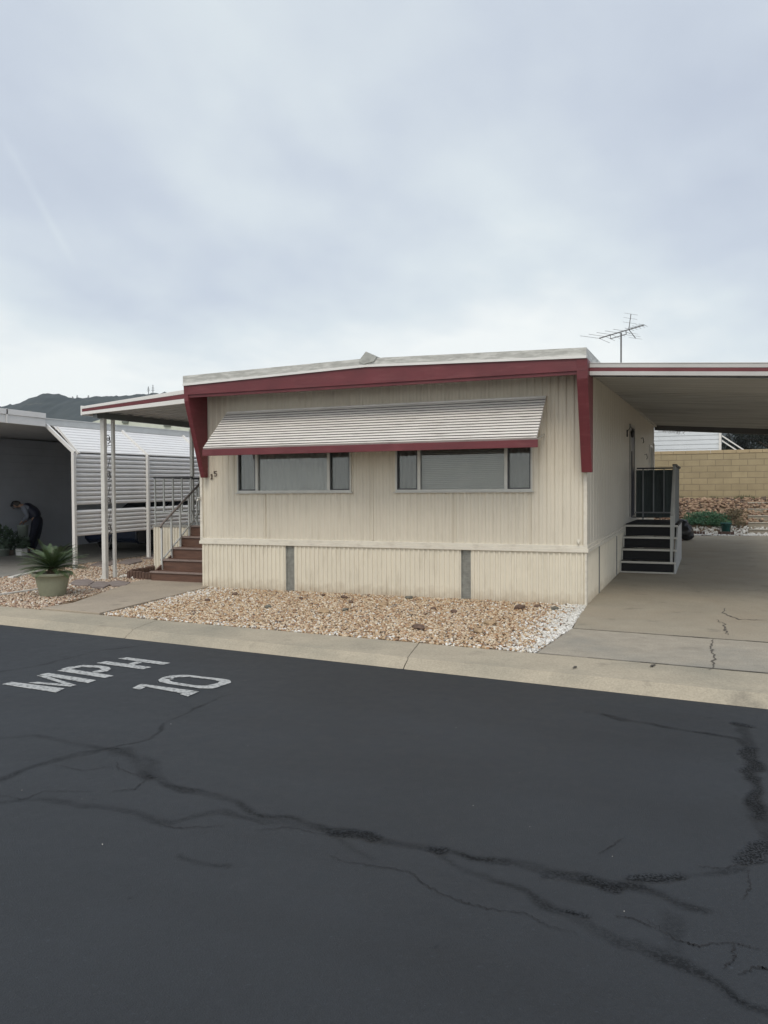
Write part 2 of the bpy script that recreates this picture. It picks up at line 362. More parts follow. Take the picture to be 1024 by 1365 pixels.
me.loops.foreach_set('vertex_index', F.ravel().astype(np.int32)); me.polygons.foreach_set('loop_start', np.arange(nF, dtype=np.int32)*4); me.polygons.foreach_set('loop_total', np.full(nF, 4, dtype=np.int32))
me.update(calc_edges=True)
for nm, arr in (('seal', seal), ('ravel', ravel)):
    a_ = me.attributes.new(nm, 'FLOAT', 'POINT'); a_.data.foreach_set('value', arr.ravel().astype(np.float32))
def road_extra(M, nn, ll, b, tcn, out):
    def attr(n):
        a = nn.new('ShaderNodeAttribute'); a.attribute_name = n; return a.outputs['Fac']
    def mth(op, a, c, clamp=False):
        n = nn.new('ShaderNodeMath'); n.operation = op; n.use_clamp = clamp
        for i, v in enumerate((a, c)):
            if isinstance(v, (int, float)): n.inputs[i].default_value = v
            else: ll.new(v, n.inputs[i])
        return n.outputs[0]
    def ns(sc, det=4, ro=.6):
        n = nn.new('ShaderNodeTexNoise'); n.inputs['Scale'].default_value = sc; n.inputs['Detail'].default_value = det; n.inputs['Roughness'].default_value = ro; ll.new(tcn.outputs['Object'], n.inputs['Vector']); return n.outputs[0]
    big = ns(.55, 5); fine = ns(60, 3); mid = ns(9, 5)
    val = mth('ADD', mth('MULTIPLY', big, .8), mth('ADD', mth('MULTIPLY', fine, .9), mth('MULTIPLY', mid, .4)))
    mpn = nn.new('ShaderNodeMapping'); mpn.inputs['Scale'].default_value = (.22, 1.9, 1); mpn.inputs['Rotation'].default_value = (0, 0, .09); ll.new(tcn.outputs['Object'], mpn.inputs[0])
    nl = nn.new('ShaderNodeTexNoise'); nl.inputs['Scale'].default_value = 1.0; nl.inputs['Detail'].default_value = 5; ll.new(mpn.outputs[0], nl.inputs['Vector'])
    val = mth('ADD', val, mth('MULTIPLY', nl.outputs[0], .7)); val = mth('ADD', val, -.38)
    val = mth('ADD', val, mth('MULTIPLY', mth('GREATER_THAN', ns(38, 2, .8), .70), 1.1))
    gr = mth('MULTIPLY', attr('seal'), mth('ADD', mth('MULTIPLY', mth('GREATER_THAN', ns(70, 2), .47), .34), .36))
    val = mth('MULTIPLY', val, mth('SUBTRACT', 1.0, gr, True))
    sp = mth('MULTIPLY', attr('ravel'), mth('GREATER_THAN', ns(75, 3, .7), .49))
    val = mth('MULTIPLY', val, mth('SUBTRACT', 1.0, mth('MULTIPLY', sp, .78), True))
    hs = nn.new('ShaderNodeHueSaturation'); ll.new(out, hs.inputs['Color']); ll.new(val, hs.inputs['Value']); ll.new(hs.outputs[0], b.inputs['Base Color'])
    ll.new(mth('MULTIPLY', mth('SUBTRACT', 1.0, mth('MAXIMUM', gr, mth('MULTIPLY', sp, .75)), True), .5), b.inputs['Specular IOR Level'])
    rr = mth('ADD', mth('MULTIPLY', mid, .18), .50); ll.new(rr, b.inputs['Roughness'])
    bp = nn.new('ShaderNodeBump'); bp.inputs['Strength'].default_value = .6; bp.inputs['Distance'].default_value = .006
    ll.new(mth('SUBTRACT', mth('ADD', ns(160, 3), mth('MULTIPLY', mid, .6)), mth('MULTIPLY', sp, 2.0)), bp.inputs['Height']); ll.new(bp.outputs[0], b.inputs['Normal'])
ASPH = mat('sealed_asphalt', (.0140, .0170, .0208), .6, .06, .8, extra=road_extra)
me.materials.append(ASPH)
ro = bpy.data.objects.new('road', me); COL.objects.link(ro); struct(ro)
mb = MB()
Z = -.09
for (a, b, c, d) in ((xo0, x0, yo0, yo1), (x1, xo1, yo0, yo1), (x0, x1, yo0, y0), (x0, x1, y1, yo1)):
    if d > 0: d = -.3 if a == x0 else -.3
    mb.quad((a, c, Z), (b, c, Z), (b, d, Z), (a, d, Z))
struct(mb.build('road_surroundings', ASPH))

def ribbon(mb, pts, w, z=None, jit=.012, sub=8, zoff=.004):
    P = []
    for a, b in zip(pts[:-1], pts[1:]):
        for k in range(sub):
            P.append(a.lerp(b, k/sub))
    P.append(pts[-1]); n = len(P)
    Q = [Vector((p.x+random.uniform(-1, 1)*jit, p.y+random.uniform(-1, 1)*jit, p.z+zoff)) for p in P]
    for i in range(n-1):
        d = (Q[i+1]-Q[i]); d.z = 0; d.normalize(); s_ = Vector((-d.y, d.x, 0))
        wa = w*(.35+.65*math.sin(math.pi*(i+.5)/n)) * random.uniform(.5, 1.3)/2
        mb.quad(Q[i]-s_*wa, Q[i]+s_*wa, Q[i+1]+s_*wa, Q[i+1]-s_*wa)
CRACKM = mat('asphalt_crack', (.016, .016, .018), .95)  # even dark colour for the thin crack ribbons in the asphalt
mb = MB()
for pts in ([(440,1140),(455,1148),(500,1155),(545,1162),(570,1182),(610,1200),(650,1212),(700,1218),(730,1235),(770,1245)],
            [(155,1015),(158,1025),(180,1032),(200,1042)], [(210,1101),(240,1104),(300,1101)],
            [(860,1225),(900,1252),(930,1262),(975,1256),(1012,1266)], [(978,1258),(978,1278),(965,1292)],
            [(820,1222),(845,1224),(874,1239)], [(200,1035),(180,1052),(150,1055)], [(0,1060),(30,1066),(60,1055),(130,1056)],
            [(798,1138),(812,1132),(830,1118)], [(998,1158),(1000,1180),(992,1200)], [(75,1020),(110,1028),(150,1022)],
            [(340,1108),(380,1103),(430,1112)], [(930,1155),(960,1158),(1000,1150)], [(985,1300),(1010,1290),(1024,1292)]):
    ribbon(mb, [at(*p) for p in pts], .0045, jit=.009, sub=14, zoff=.0035)
struct(mb.build('road_cracks', CRACKM))

# stencilled speed marking, glyph outlines laid out on the asphalt in metres
PAINT = mat('worn_road_paint', (.42, .43, .42), .7, .1, 6, .2, 120, extra=streaks((.13, .135, .14), .85, (16, 16, 16), .49, .60))
def s32(p): return at(p[0]/3.2, 865+p[1]/3.2, -.09)
def glyph(name, polys, label):
    mb = MB(); cen = s32(polys[0][0])
    for poly in polys:
        P = [s32(p)+Vector((0, 0, .004)) for p in poly]; mb.prism(P[::-1], (0, 0, .0025))
    return mb
mph = [[(10,153),(50,143),(275,171),(240,188)], [(120,147),(160,143),(324,157),(302,163)], [(158,116),(196,117),(326,157),(292,158)],
       [(170,112),(207,105),(410,136),(376,148)], [(245,95),(290,87),(487,117),(450,126)],
       [(262,88),(290,80),(352,72),(345,80),(300,88),(285,92)], [(345,79),(352,71),(430,74),(420,82)], [(420,82),(430,74),(466,80),(474,88),(436,90)], [(436,90),(474,88),(458,98),(405,104),(394,99)],
       [(413,62),(455,55),(646,80),(610,89)], [(505,43),(540,38),(727,62),(695,70)], [(548,65),(585,56),(606,61),(572,70)]]
gb = glyph('m', mph, ''); base = s32((350, 110))
tag(gb.build('road_lettering', PAINT, loc=base), 'worn white painted letters MPH on the dark asphalt', 'road marking')
ten = [[(590,157),(606,152),(850,184),(806,197)], [(566,169),(590,157),(620,166),(598,176)], [(850,184),(832,182),(768,195),(802,205)],
       [(675,135),(694,124),(742,131),(727,135),(724,138),(738,143),(682,143)], [(682,143),(738,143),(830,158),(850,170),(720,151)], [(830,158),(878,160),(922,168),(905,171),(850,170)],
       [(878,160),(930,148),(975,150),(922,168)], [(930,148),(937,140),(985,140),(986,146),(975,150)], [(937,140),(900,132),(948,130),(978,135),(985,140)],
       [(900,132),(802,121),(798,113),(948,130)], [(802,121),(745,124),(735,115),(798,113)], [(694,124),(735,115),(748,124),(727,134)]]
gb = glyph('t', ten, '')
tag(gb.build('road_numerals', PAINT, loc=s32((780, 160))), 'worn white painted number 10 on the dark asphalt', 'road marking')

# kerb strip in cast lengths with open joints
mb = MB()
jx = [-60.]+[-1.25+3.62*k for k in range(-9, 9)]
jd = .18/1.12
for a, b in zip(jx[:-1], jx[1:]):
    a += .004; b -= .004
    def sec(x, dxo):
        return [(x, yi(x)+.0, -.3), (x, yi(x), .0), (x+dxo*.85, yl(x), -.012), (x+dxo*.9, yl(x)-.02, -.022), (x+dxo*.96, yl(x)-.12, -.062), (x+dxo, yo(x)-.01, -.088), (x+dxo, yo(x)-.01, -.3)]
    A, B = sec(a, .15), sec(b, .15); k = len(mb.v); n = len(A); mb.v += A+B
    mb.f.append(tuple(range(k, k+n))); mb.f.append(tuple(range(k+n, k+2*n))[::-1])
    for i in range(n): j = (i+1) % n; mb.f.append((k+i, k+n+i, k+n+j, k+j))
ko = mb.build('kerb', KERB); struct(ko)
bv = ko.modifiers.new('b', 'BEVEL'); bv.width = .006; bv.segments = 2; bv.limit_method = 'ANGLE'; bv.angle_limit = rad(50)

# driveway slabs on the right (the carport floor), apron by the kerb
mb = MB(); e_ = .005
def slab(mb, P, z=0., th=.1, g=True):
    mb.prism([(x, y, z-th+(gz(y) if g else 0)) for x, y in P], (0, 0, th))
slab(mb, [(.02, yi(.02)+.006), (4.6, yi(4.6)+.006), (4.6, -2.33), (.12, -1.99)][::1], .001)
struct(mb.build('driveway_apron', APRON, bevel=.004))
mb = MB()
slab(mb, [(.13, -1.98), (4.6, -2.32), (4.6, 0), (-.02, 0)], .002)
slab(mb, [(-.02, 0.), (4.6, 0.), (4.6, 16.2), (-.02, 15.2)], .002)
struct(mb.build('driveway', DRIVE))
mb = MB()
ribbon(mb, [at(982,799,.002), at(962,817,.002), at(985,826,.002), at(1024,827,.002)], .022, jit=.02)
ribbon(mb, [at(954,826,.002), at(966,832,.002), at(966,840,.002), at(970,846,.002)], .02, jit=.02)
ribbon(mb, [at(949,853,.002), at(949,865,.002), at(953,875,.002), at(947,893,.002)], .02, jit=.02)
ribbon(mb, [at(892,806,.002), at(912,806,.002)], .02, jit=.01)
ribbon(mb, [Vector((.13, -1.985, .002)), Vector((1.6, -2.10, .002)), Vector((4.6, -2.325, .002))], .026, jit=.004, zoff=.005)
ribbon(mb, [Vector((.02, yi(.02), .002)), Vector((2, yi(2), .002)), Vector((4.6, yi(4.6), .002))], .022, jit=.004, zoff=.004)
ribbon(mb, [at(868,889,.002), at(873,886,.002)], .04, jit=.01); ribbon(mb, [at(765,891,.0), at(768,888,.0)], .03, jit=.01)
ribbon(mb, [Vector((.0, 9.5, .002+gz(9.5))), Vector((4.6, 9.6, .002+gz(9.6)))], .03, jit=.004, zoff=.004)
struct(mb.build('driveway_cracks', mat('concrete_crack', (.10, .09, .075), .95, .2, 20)))

# entry path to the wooden steps
mb = MB()
pathR = [(-5.88, yi(-5.9)+.005), (-6.05, -1.6), (-6.24, -.17), (-6.40, .30)]
pathL = [(-6.98, yi(-6.98)+.005), (-6.95, -2.45), (-7.25, -1.7), (-7.65, -.7), (-7.95, .1), (-8.0, .45)]
slab(mb, pathR+[(-6.42, .42)]+pathL[::-1], .025, .1, False)
struct(mb.build('path', PATHM, bevel=.008))
# neighbour's driveway
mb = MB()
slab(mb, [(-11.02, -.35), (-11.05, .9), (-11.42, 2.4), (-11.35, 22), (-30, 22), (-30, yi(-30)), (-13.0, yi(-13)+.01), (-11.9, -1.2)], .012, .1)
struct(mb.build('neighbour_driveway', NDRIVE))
# edging strips on the left gravel
def strip(p, q, w, label, h=.03):
    a, b = at(*p, z=.02), at(*q, z=.02); mb = MB(); mb.bar(a, b, w, h)
    tag(mb.build('edging_strip', WHITEPOST, loc=a.lerp(b, .5), bevel=.005), label, 'edging', 'white edging strips in the left gravel')
strip((-20, 795.5), (53, 785), .045, 'long white edging strip lying in the gravel behind the potted palm')
strip((14, 770), (47, 762), .11, 'short wide white edging piece at the neighbouring driveway edge', .04)

# ------------------------------------------------------------------ gravel beds (stuff)
ico_v = []; t_ = (1+5**.5)/2
for a, b in ((1, t_), (-1, t_), (1, -t_), (-1, -t_)): ico_v += [(a, b, 0)]
for a, b in ((1, t_), (-1, t_), (1, -t_), (-1, -t_)): ico_v += [(0, a, b)]
for a, b in ((1, t_), (-1, t_), (1, -t_), (-1, -t_)): ico_v += [(b, 0, a)]
ico_v = np.array(ico_v); ico_v /= np.linalg.norm(ico_v[0])
from mathutils.bvhtree import BVHTree
import bmesh
bm = bmesh.new(); [bm.verts.new(v) for v in ico_v]; bmesh.ops.convex_hull(bm, input=bm.verts[:]); bm.verts.ensure_lookup_table(); bm.verts.index_update()
ico_v = np.array([v.co[:] for v in bm.verts]); ico_f = np.array([[v.index for v in f.verts] for f in bm.faces]); bm.free()
def inpoly(P, x, y):
    c = np.zeros(len(x), bool); n = len(P)
    for i in range(n):
        ax, ay = P[i]; bx, by = P[(i+1) % n]
        if ay == by: continue
        c ^= ((ay > y) != (by > y)) & (x < (bx-ax)*(y-ay)/(by-ay)+ax)
    return c
def scatter(name, P, n, rmin, rmax, zf, m, kindlabel, whitef=None, flat=.6):
    xs = [p[0] for p in P]; ys = [p[1] for p in P]
    x = rng.uniform(min(xs), max(xs), n*3); y = rng.uniform(min(ys), max(ys), n*3); k = inpoly(P, x, y); x, y = x[k][:n], y[k][:n]; n = len(x)
    r = rng.uniform(rmin, rmax, n)**1; sc = np.stack([r*rng.uniform(.8, 1.4, n), r*rng.uniform(.6, 1.1, n), r*flat*rng.uniform(.7, 1.2, n)], -1)
    base = ico_v[None]*(1+.25*rng.uniform(-1, 1, (n, 12, 1)))*sc[:, None]
    def rotm(a, ax):
        c, s_ = np.cos(a), np.sin(a); M = np.tile(np.eye(3), (len(a), 1, 1)); i, j = ax; M[:, i, i] = c; M[:, i, j] = -s_; M[:, j, i] = s_; M[:, j, j] = c; return M
    R = rotm(rng.uniform(0, 6.28, n), (0, 1)) @ rotm(rng.normal(0, .45, n), (1, 2)) @ rotm(rng.normal(0, .45, n), (0, 2))
    V = np.einsum('nij,nkj->nki', R, base); z = np.array([zf(a, b) for a, b in zip(x, y)])+rng.uniform(-.3, .55, n)*rmax*flat
    V += np.stack([x, y, z], -1)[:, None]
    F = (ico_f[None]+12*np.arange(n)[:, None, None]).reshape(-1, 3)
    me = bpy.data.meshes.new(name); me.vertices.add(n*12); me.vertices.foreach_set('co', V.ravel()); nF = len(F)
    me.loops.add(nF*3); me.polygons.add(nF); me.loops.foreach_set('vertex_index', F.ravel().astype(np.int32)); me.polygons.foreach_set('loop_start', np.arange(nF, dtype=np.int32)*3); me.polygons.foreach_set('loop_total', np.full(nF, 3, dtype=np.int32))
    me.update(calc_edges=True)
    cf = rng.random(n).astype(np.float32); wf = np.zeros(n, np.float32) if whitef is None else np.array([whitef(a, b) for a, b in zip(x, y)], np.float32)
    wf = (rng.random(n) < wf).astype(np.float32)
    for nm, a in (('rnd', cf), ('wht', wf)):
        at_ = me.attributes.new(nm, 'FLOAT', 'POINT'); at_.data.foreach_set('value', np.repeat(a, 12))
    me.materials.append(m); o = bpy.data.objects.new(name, me); COL.objects.link(o); return tag(o, kindlabel, None, None, 'stuff')
def peb_mat(name, stops):
    M = bpy.data.materials.new(name); M.use_nodes = True; nn = M.node_tree.nodes; ll = M.node_tree.links; b = nn['Principled BSDF']; b.inputs['Roughness'].default_value = .8
    a = nn.new('ShaderNodeAttribute'); a.attribute_name = 'rnd'; w = nn.new('ShaderNodeAttribute'); w.attribute_name = 'wht'
    r = nn.new('ShaderNodeValToRGB'); ll.new(a.outputs['Fac'], r.inputs[0]); r.color_ramp.interpolation = 'CONSTANT'
    for i, (p, c) in enumerate(stops):
        el = r.color_ramp.elements[i] if i < 2 else r.color_ramp.elements.new(p)
        el.position = p; el.color = (*c, 1)
    g = nn.new('ShaderNodeNewGeometry'); wr = nn.new('ShaderNodeValToRGB'); ll.new(g.outputs['Random Per Island'], wr.inputs[0])
    wr.color_ramp.elements[0].color = (.50, .48, .43, 1); wr.color_ramp.elements[1].color = (.78, .77, .73, 1)
    mx = nn.new('ShaderNodeMix'); mx.data_type = 'RGBA'; ll.new(w.outputs['Fac'], mx.inputs[0]); ll.new(r.outputs[0], mx.inputs[6]); ll.new(wr.outputs[0], mx.inputs[7])
    ll.new(mx.outputs[2], b.inputs['Base Color']); return M
PEB = peb_mat('tan_pebbles', [(0, (.46, .33, .20)), (.20, (.55, .44, .31)), (.40, (.37, .22, .12)), (.54, (.64, .56, .43)), (.68, (.28, .18, .115)), (.80, (.50, .37, .235)), (.93, (.17, .14, .115))])
PEBL = peb_mat('pink_pebbles', [(0, (.43, .31, .215)), (.2, (.53, .43, .325)), (.42, (.35, .21, .14)), (.55, (.60, .53, .43)), (.72, (.24, .165, .13)), (.85, (.46, .35, .245))])
bedsoil = mat('bed_soil', (.30, .22, .145), .95, .2, 12, .6, 60)
front = [(-6.42, .02), (-6.27, -.2), (-5.98, -1.8), (-5.86, yi(-5.86)), (-3, yi(-3)), (0.0, yi(0)), (.11, -1.99), (0.0, .02)]
left = [(-7.02, yi(-7)), (-7.65, -.7), (-7.95, .1), (-8.02, .45), (-7.85, .6), (-7.85, 1.55), (-8.7, 1.6), (-8.7, 7), (-11.3, 7), (-11.4, 2.4), (-11.05, .9), (-11.0, -.35), (-11.9, -1.2), (-13.0, yi(-13)+.01)]
mb = MB(); slab(mb, front[::-1], -.014, .05, False); slab(mb, left[::-1], -.014, .05, True); struct(mb.build('gravel_bed', bedsoil))
def wfront(x, y):
    u = (x-(-.05-.045*y))      # distance to the driveway edge
    a = max(0, 1+u/.6)**1.3*.95 + .05
    return min(1, a + (.18 if y < yi(x)+.18 else 0) + max(0, .5-(x+6.3)/.9*.5 if x < -5.4 else 0))
scatter('gravel', front, 34000, .008, .023, lambda x, y: .0, PEB, 'tan and white gravel in front of the mobile home', wfront)
scatter('gravel', [p for p in left if p[1] < 7.1], 26000, .011, .023, lambda x, y: gz(y), PEBL, 'pinkish tan gravel left of the entry path', lambda x, y: .06)

scatter('grit', [(-6, -9), (2.5, -9), (2.5, -5), (-6, -4.6)], 22, .002, .0038, lambda x, y: -.088, peb_mat('pale_grit', [(0, (.5, .48, .44)), (.5, (.3, .28, .25))]), 'pale grit scattered on the asphalt')
def rockmesh(mb, c, r, flat=.6, seed=0):
    bm = bmesh.new(); bmesh.ops.create_icosphere(bm, subdivisions=2, radius=1); rr = random.Random(seed); off = Vector((rr.random()*50, rr.random()*50, 0))
    ang = rr.uniform(0, 6.28); sx, sy = rr.uniform(.9, 1.4), rr.uniform(.6, .95)
    k = len(mb.v)
    for v in bm.verts:
        p = v.co.copy(); p *= 1+.35*mnoise.noise(p*1.3+off)+.12*mnoise.noise(p*3.1+off); p = Vector((p.x*sx, p.y*sy, p.z*flat))
        p.rotate(Matrix.Rotation(ang, 3, 'Z')); mb.v.append(tuple(Vector(c)+p*r))
    for f in bm.faces: mb.f.append(tuple(k+v.index for v in f.verts))
    bm.free()
ROCKD = mat('brown_rock', (.13, .085, .062), .85, .35, 12, .5, 30); ROCKT = mat('tan_rock', (.36, .26, .16), .85, .25, 12, .5, 30); ROCKG = mat('grey_rock', (.15, .145, .12), .85, .3, 12, .5, 30)
cr = lambda x, y: (x/3.303+250, y/3.303+680); c9 = lambda x, y: (x/3.303+540, y/3.303+680)
rocks = [(cr(210,372),.075,'d','dark brown rock nearest the left corner of the skirting'),(cr(88,398),.06,'d','brown rock beside the upper end of the entry path'),(cr(355,427),.07,'g','grey rock in the gravel below the left vent strip'),
 (cr(605,450),.105,'t','largest tan brown rock in the middle of the front gravel'),(cr(500,389),.055,'d','brown rock just right of the left vent strip'),(cr(598,374),.04,'d','small dark rock against the skirting in the middle'),
 (cr(690,385),.07,'d','reddish brown rock close to the skirting, centre of the bed'),(cr(720,406),.05,'d','small brown rock in front of the reddish rock at the skirting'),(cr(860,418),.085,'t','flat tan rock midway between the two vent strips'),
 (cr(975,387),.07,'g','dark grey rock against the skirting left of the right vent strip'),(cr(320,489),.06,'t','tan rock near the kerb at the left of the bed'),(cr(1010,517),.08,'d','reddish rock near the kerb joint'),(cr(695,440),.06,'g','grey green rock right of the largest tan rock'),
 (c9(505,432),.105,'d','big dark brown rock at the skirting right of the right vent strip'),(c9(585,425),.06,'d','small brown rock near the big dark rock at the right'),(c9(125,434),.05,'d','small brown rock below the right vent strip, left side'),
 (c9(215,447),.06,'d','brown rock in the gravel below the right vent strip'),(c9(62,520),.09,'d','dark red rock by the kerb joint with a pale rock beside it'),(c9(325,536),.085,'t','pale orange rock in the gravel near the right end of the bed'),
 (c9(375,500),.09,'t','wide yellowish rock among the gravel at the right'),(c9(40,512),.05,'t','pale rock touching the dark red rock by the kerb joint'),(c9(660,435),.07,'g','grey rock at the corner where the gravel turns white')]
for i, (p, r, k, lab) in enumerate(rocks):
    c = at(p[0], p[1], .015); mb = MB(); rockmesh(mb, (c.x, c.y, c.z+r*.12), r*.8, .5, i)
    tag(mb.build('rock', {'d': ROCKD, 't': ROCKT, 'g': ROCKG}[k], loc=(c.x, c.y, 0)), lab, 'rock', 'loose rocks in the front gravel bed')
for i, (px, py, r, lab) in enumerate([(171,769,.09,'white stone nearest the twin porch posts'),(178,771,.06,'small white stone in front of the brown edging'),(163,770,.06,'pale stone between the post foot and the edging'),(181,766,.07,'rounded pale stone touching the brown edging')]):
    c = at(px, py, .01); mb = MB(); rockmesh(mb, (c.x, c.y, .03), r, .5, 60+i); tag(mb.build('stone', mat('white_stone', (.58, .55, .50), .8, .12, 12, .3, 40), loc=(c.x, c.y, 0)), lab, 'stone', 'pale stones by the porch posts')
FLAG = mat('flagstone', (.17, .135, .12), .8, .25, 6, .4, 40, col2=(.26, .22, .20))
for i, (P, lab) in enumerate([([(94,777),(100,773),(118,772),(126,775),(118,780),(102,780)],'flagstone left of the porch posts behind the potted palm'),
    ([(119,780),(128,775),(140,775),(147,779),(138,783),(124,783)],'flagstone in front of the thick porch post'),
    ([(142,776),(158,774),(174,776),(168,780),(150,781)],'long flagstone between the posts and the entry path'),
    ([(120,755),(132,751),(150,750),(155,753),(140,756)],'flat dark slab at the neighbouring driveway edge, left one'),  # from here on, flat dark slabs in a row along the neighbouring driveway
    ([(157,752),(170,748),(188,747),(190,750),(172,754)],'flat dark slab at the neighbouring driveway edge, right one'),
    ([(190,747),(200,743),(214,743),(212,747)],'farthest flat dark slab beside the ribbed landing')]):
    mb = MB(); pts = [at(a, b, .03) for a, b in P]; mb.prism([(p.x, p.y, .0+gz(p.y)) for p in pts][::-1], (0, 0, .035))
    c = pts[0]; tag(mb.build('flagstone', FLAG, loc=(c.x, c.y, gz(c.y)), bevel=.008), lab, 'paving stone', 'flat stones left of the path')

# ------------------------------------------------------------------ the mobile home
XL, LEN = -6.43, 14.2
home = thing('mobile_home', 'cream ribbed mobile home with maroon fascia, striped metal awning and number 15', 'mobile home', (-3.2, 0, 0))
mb = MB(); RP = dict(duty=.62, slope=.34, phase=1)
wins = [(-5.70, -3.61), (-2.86, -.755)]; WZ0, WZ1 = 1.62, 2.66
P_ = .112; Dp = .014
wall_front(mb, XL+.02, -.02, .835, WZ0, 0, P_, Dp, **RP)
wall_front(mb, XL+.02, -.02, WZ1, 3.27, 0, P_, Dp, **RP)
for a, b in ((XL+.02, wins[0][0]), (wins[0][1], wins[1][0]), (wins[1][1], -.02)):
    wall_front(mb, a, b, WZ0, WZ1, 0, P_, Dp, **RP)
mb.box(-3.26, -3.235, -.024, 0, .86, 3.2)
for x in (-5.18, -.79, -1.95): mb.box(x, x+.012, -.0175, 0, .86, 1.58)
front_wall = mb.build('front_wall', CREAM, home)
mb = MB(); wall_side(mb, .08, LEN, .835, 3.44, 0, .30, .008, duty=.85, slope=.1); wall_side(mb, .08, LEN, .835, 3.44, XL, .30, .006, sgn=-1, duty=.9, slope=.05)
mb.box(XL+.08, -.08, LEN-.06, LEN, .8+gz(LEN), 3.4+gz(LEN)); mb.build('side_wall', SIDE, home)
for x in (XL, 0.):
    mb = MB(); mb.box(x-.035 if x == 0 else x-.015, x+.015 if x == 0 else x+.035, -.03, .10, .83, 3.2); mb.build('corner_trim', CREAM_TRIM, home, bevel=.004)
mb = MB()   # belt moulding between wall and skirting
mb.box(XL-.03, .035, -.045, .09, .742, .795); mb.box(XL-.018, .022, -.03, .09, .795, .842)
mb.box(XL-.018, .022, .09, LEN, .795, .842, g=True); mb.box(XL-.03, .035, .09, LEN, .742, .795, g=True)
mb.build('belt_trim', CREAM_TRIM, home, bevel=.005)
SP = dict(duty=.5, slope=.2)
for a, b, lab in ((XL+.01, -4.80, None), (-4.635, -1.825, None), (-1.67, -.012, None)):
    mb = MB(); wall_front(mb, a, b, -.02, .742, -.012, .078, .016, **SP); mb.build('skirting', CREAM_SKIRT, home)
mb = MB()
for a, b in ((-.004, 1.30), (1.36, 3.78), (3.84, 8.0), (8.06, LEN)): wall_side(mb, max(a, .05), b, -.02, .742, -.004, .13, .016, **SP)
mb.build('side_skirting', CREAM_SKIRT, home)
mb = MB(); mb.box(-.016, .012, -.03, .05, -.02, .742); mb.build('skirting_corner', CREAM_TRIM, home, bevel=.004)
mb = MB(); mb.box(XL+.03, -.08, .10, LEN-.1, -.02, .80, g=True); mb.build('under_floor', mat('dark_underfloor', (.03, .03, .03), .9), home)
for (a, b) in ((-4.80, -4.635), (-1.825, -1.67)):     # perforated vent strips
    mb = MB(); mb.box(a+.002, b-.002, .022, .05, -.02, .74)
    for i in range(30):
        z = .0+i*.025
        mb.box(a+.006, b-.006, .012, .022, z, z+.013)
    mb.box(a+.002, a+.014, -.002, .05, -.02, .74); mb.box(b-.014, b-.002, -.002, .05, -.02, .74)
    mb.build('vent_strip', VENT, home)
for a, b in ((1.30, 1.36), (3.78, 3.84), (8.0, 8.06)):
    mb = MB(); mb.box(.0, .016, a, b, -.02, .74, g=True); mb.build('side_vent_strip', mat('dark_vent', (.16, .165, .155), .7, .15, 20), home)
# windows
GL = bpy.data.materials.new('window_glass'); GL.use_nodes = True; nn = GL.node_tree.nodes; ll = GL.node_tree.links; nn.clear()
tr = nn.new('ShaderNodeBsdfTransparent'); tr.inputs[0].default_value = (.80, .80, .785, 1); gl = nn.new('ShaderNodeBsdfGlossy'); gl.inputs['Roughness'].default_value = .02; gl.inputs[0].default_value = (.9, .95, 1, 1)
fr = nn.new('ShaderNodeFresnel'); fr.inputs[0].default_value = 1.6; mxg = nn.new('ShaderNodeMixShader'); ll.new(fr.outputs[0], mxg.inputs[0]); ll.new(tr.outputs[0], mxg.inputs[1]); ll.new(gl.outputs[0], mxg.inputs[2])
og = nn.new('ShaderNodeOutputMaterial'); ll.new(mxg.outputs[0], og.inputs[0])
SG = mat('insect_screen', (.075, .08, .08), .7, .05, 40)
def pleats(mb, x0_, x1_, z0_, z1_, y, amp=.012, pitch=.07, seed=0):
    r = random.Random(seed); n = int((x1_-x0_)/.012); k = len(mb.v)
    for i in range(n+1):
        x = x0_+(x1_-x0_)*i/n; yy = y+amp*math.sin(2*math.pi*x/pitch+1.3*math.sin(x*5+seed))
        mb.v += [(x, yy, z0_), (x, yy, z1_)]
    for i in range(n): mb.f.append((k+2*i, k+2*i+2, k+2*i+3, k+2*i+1))
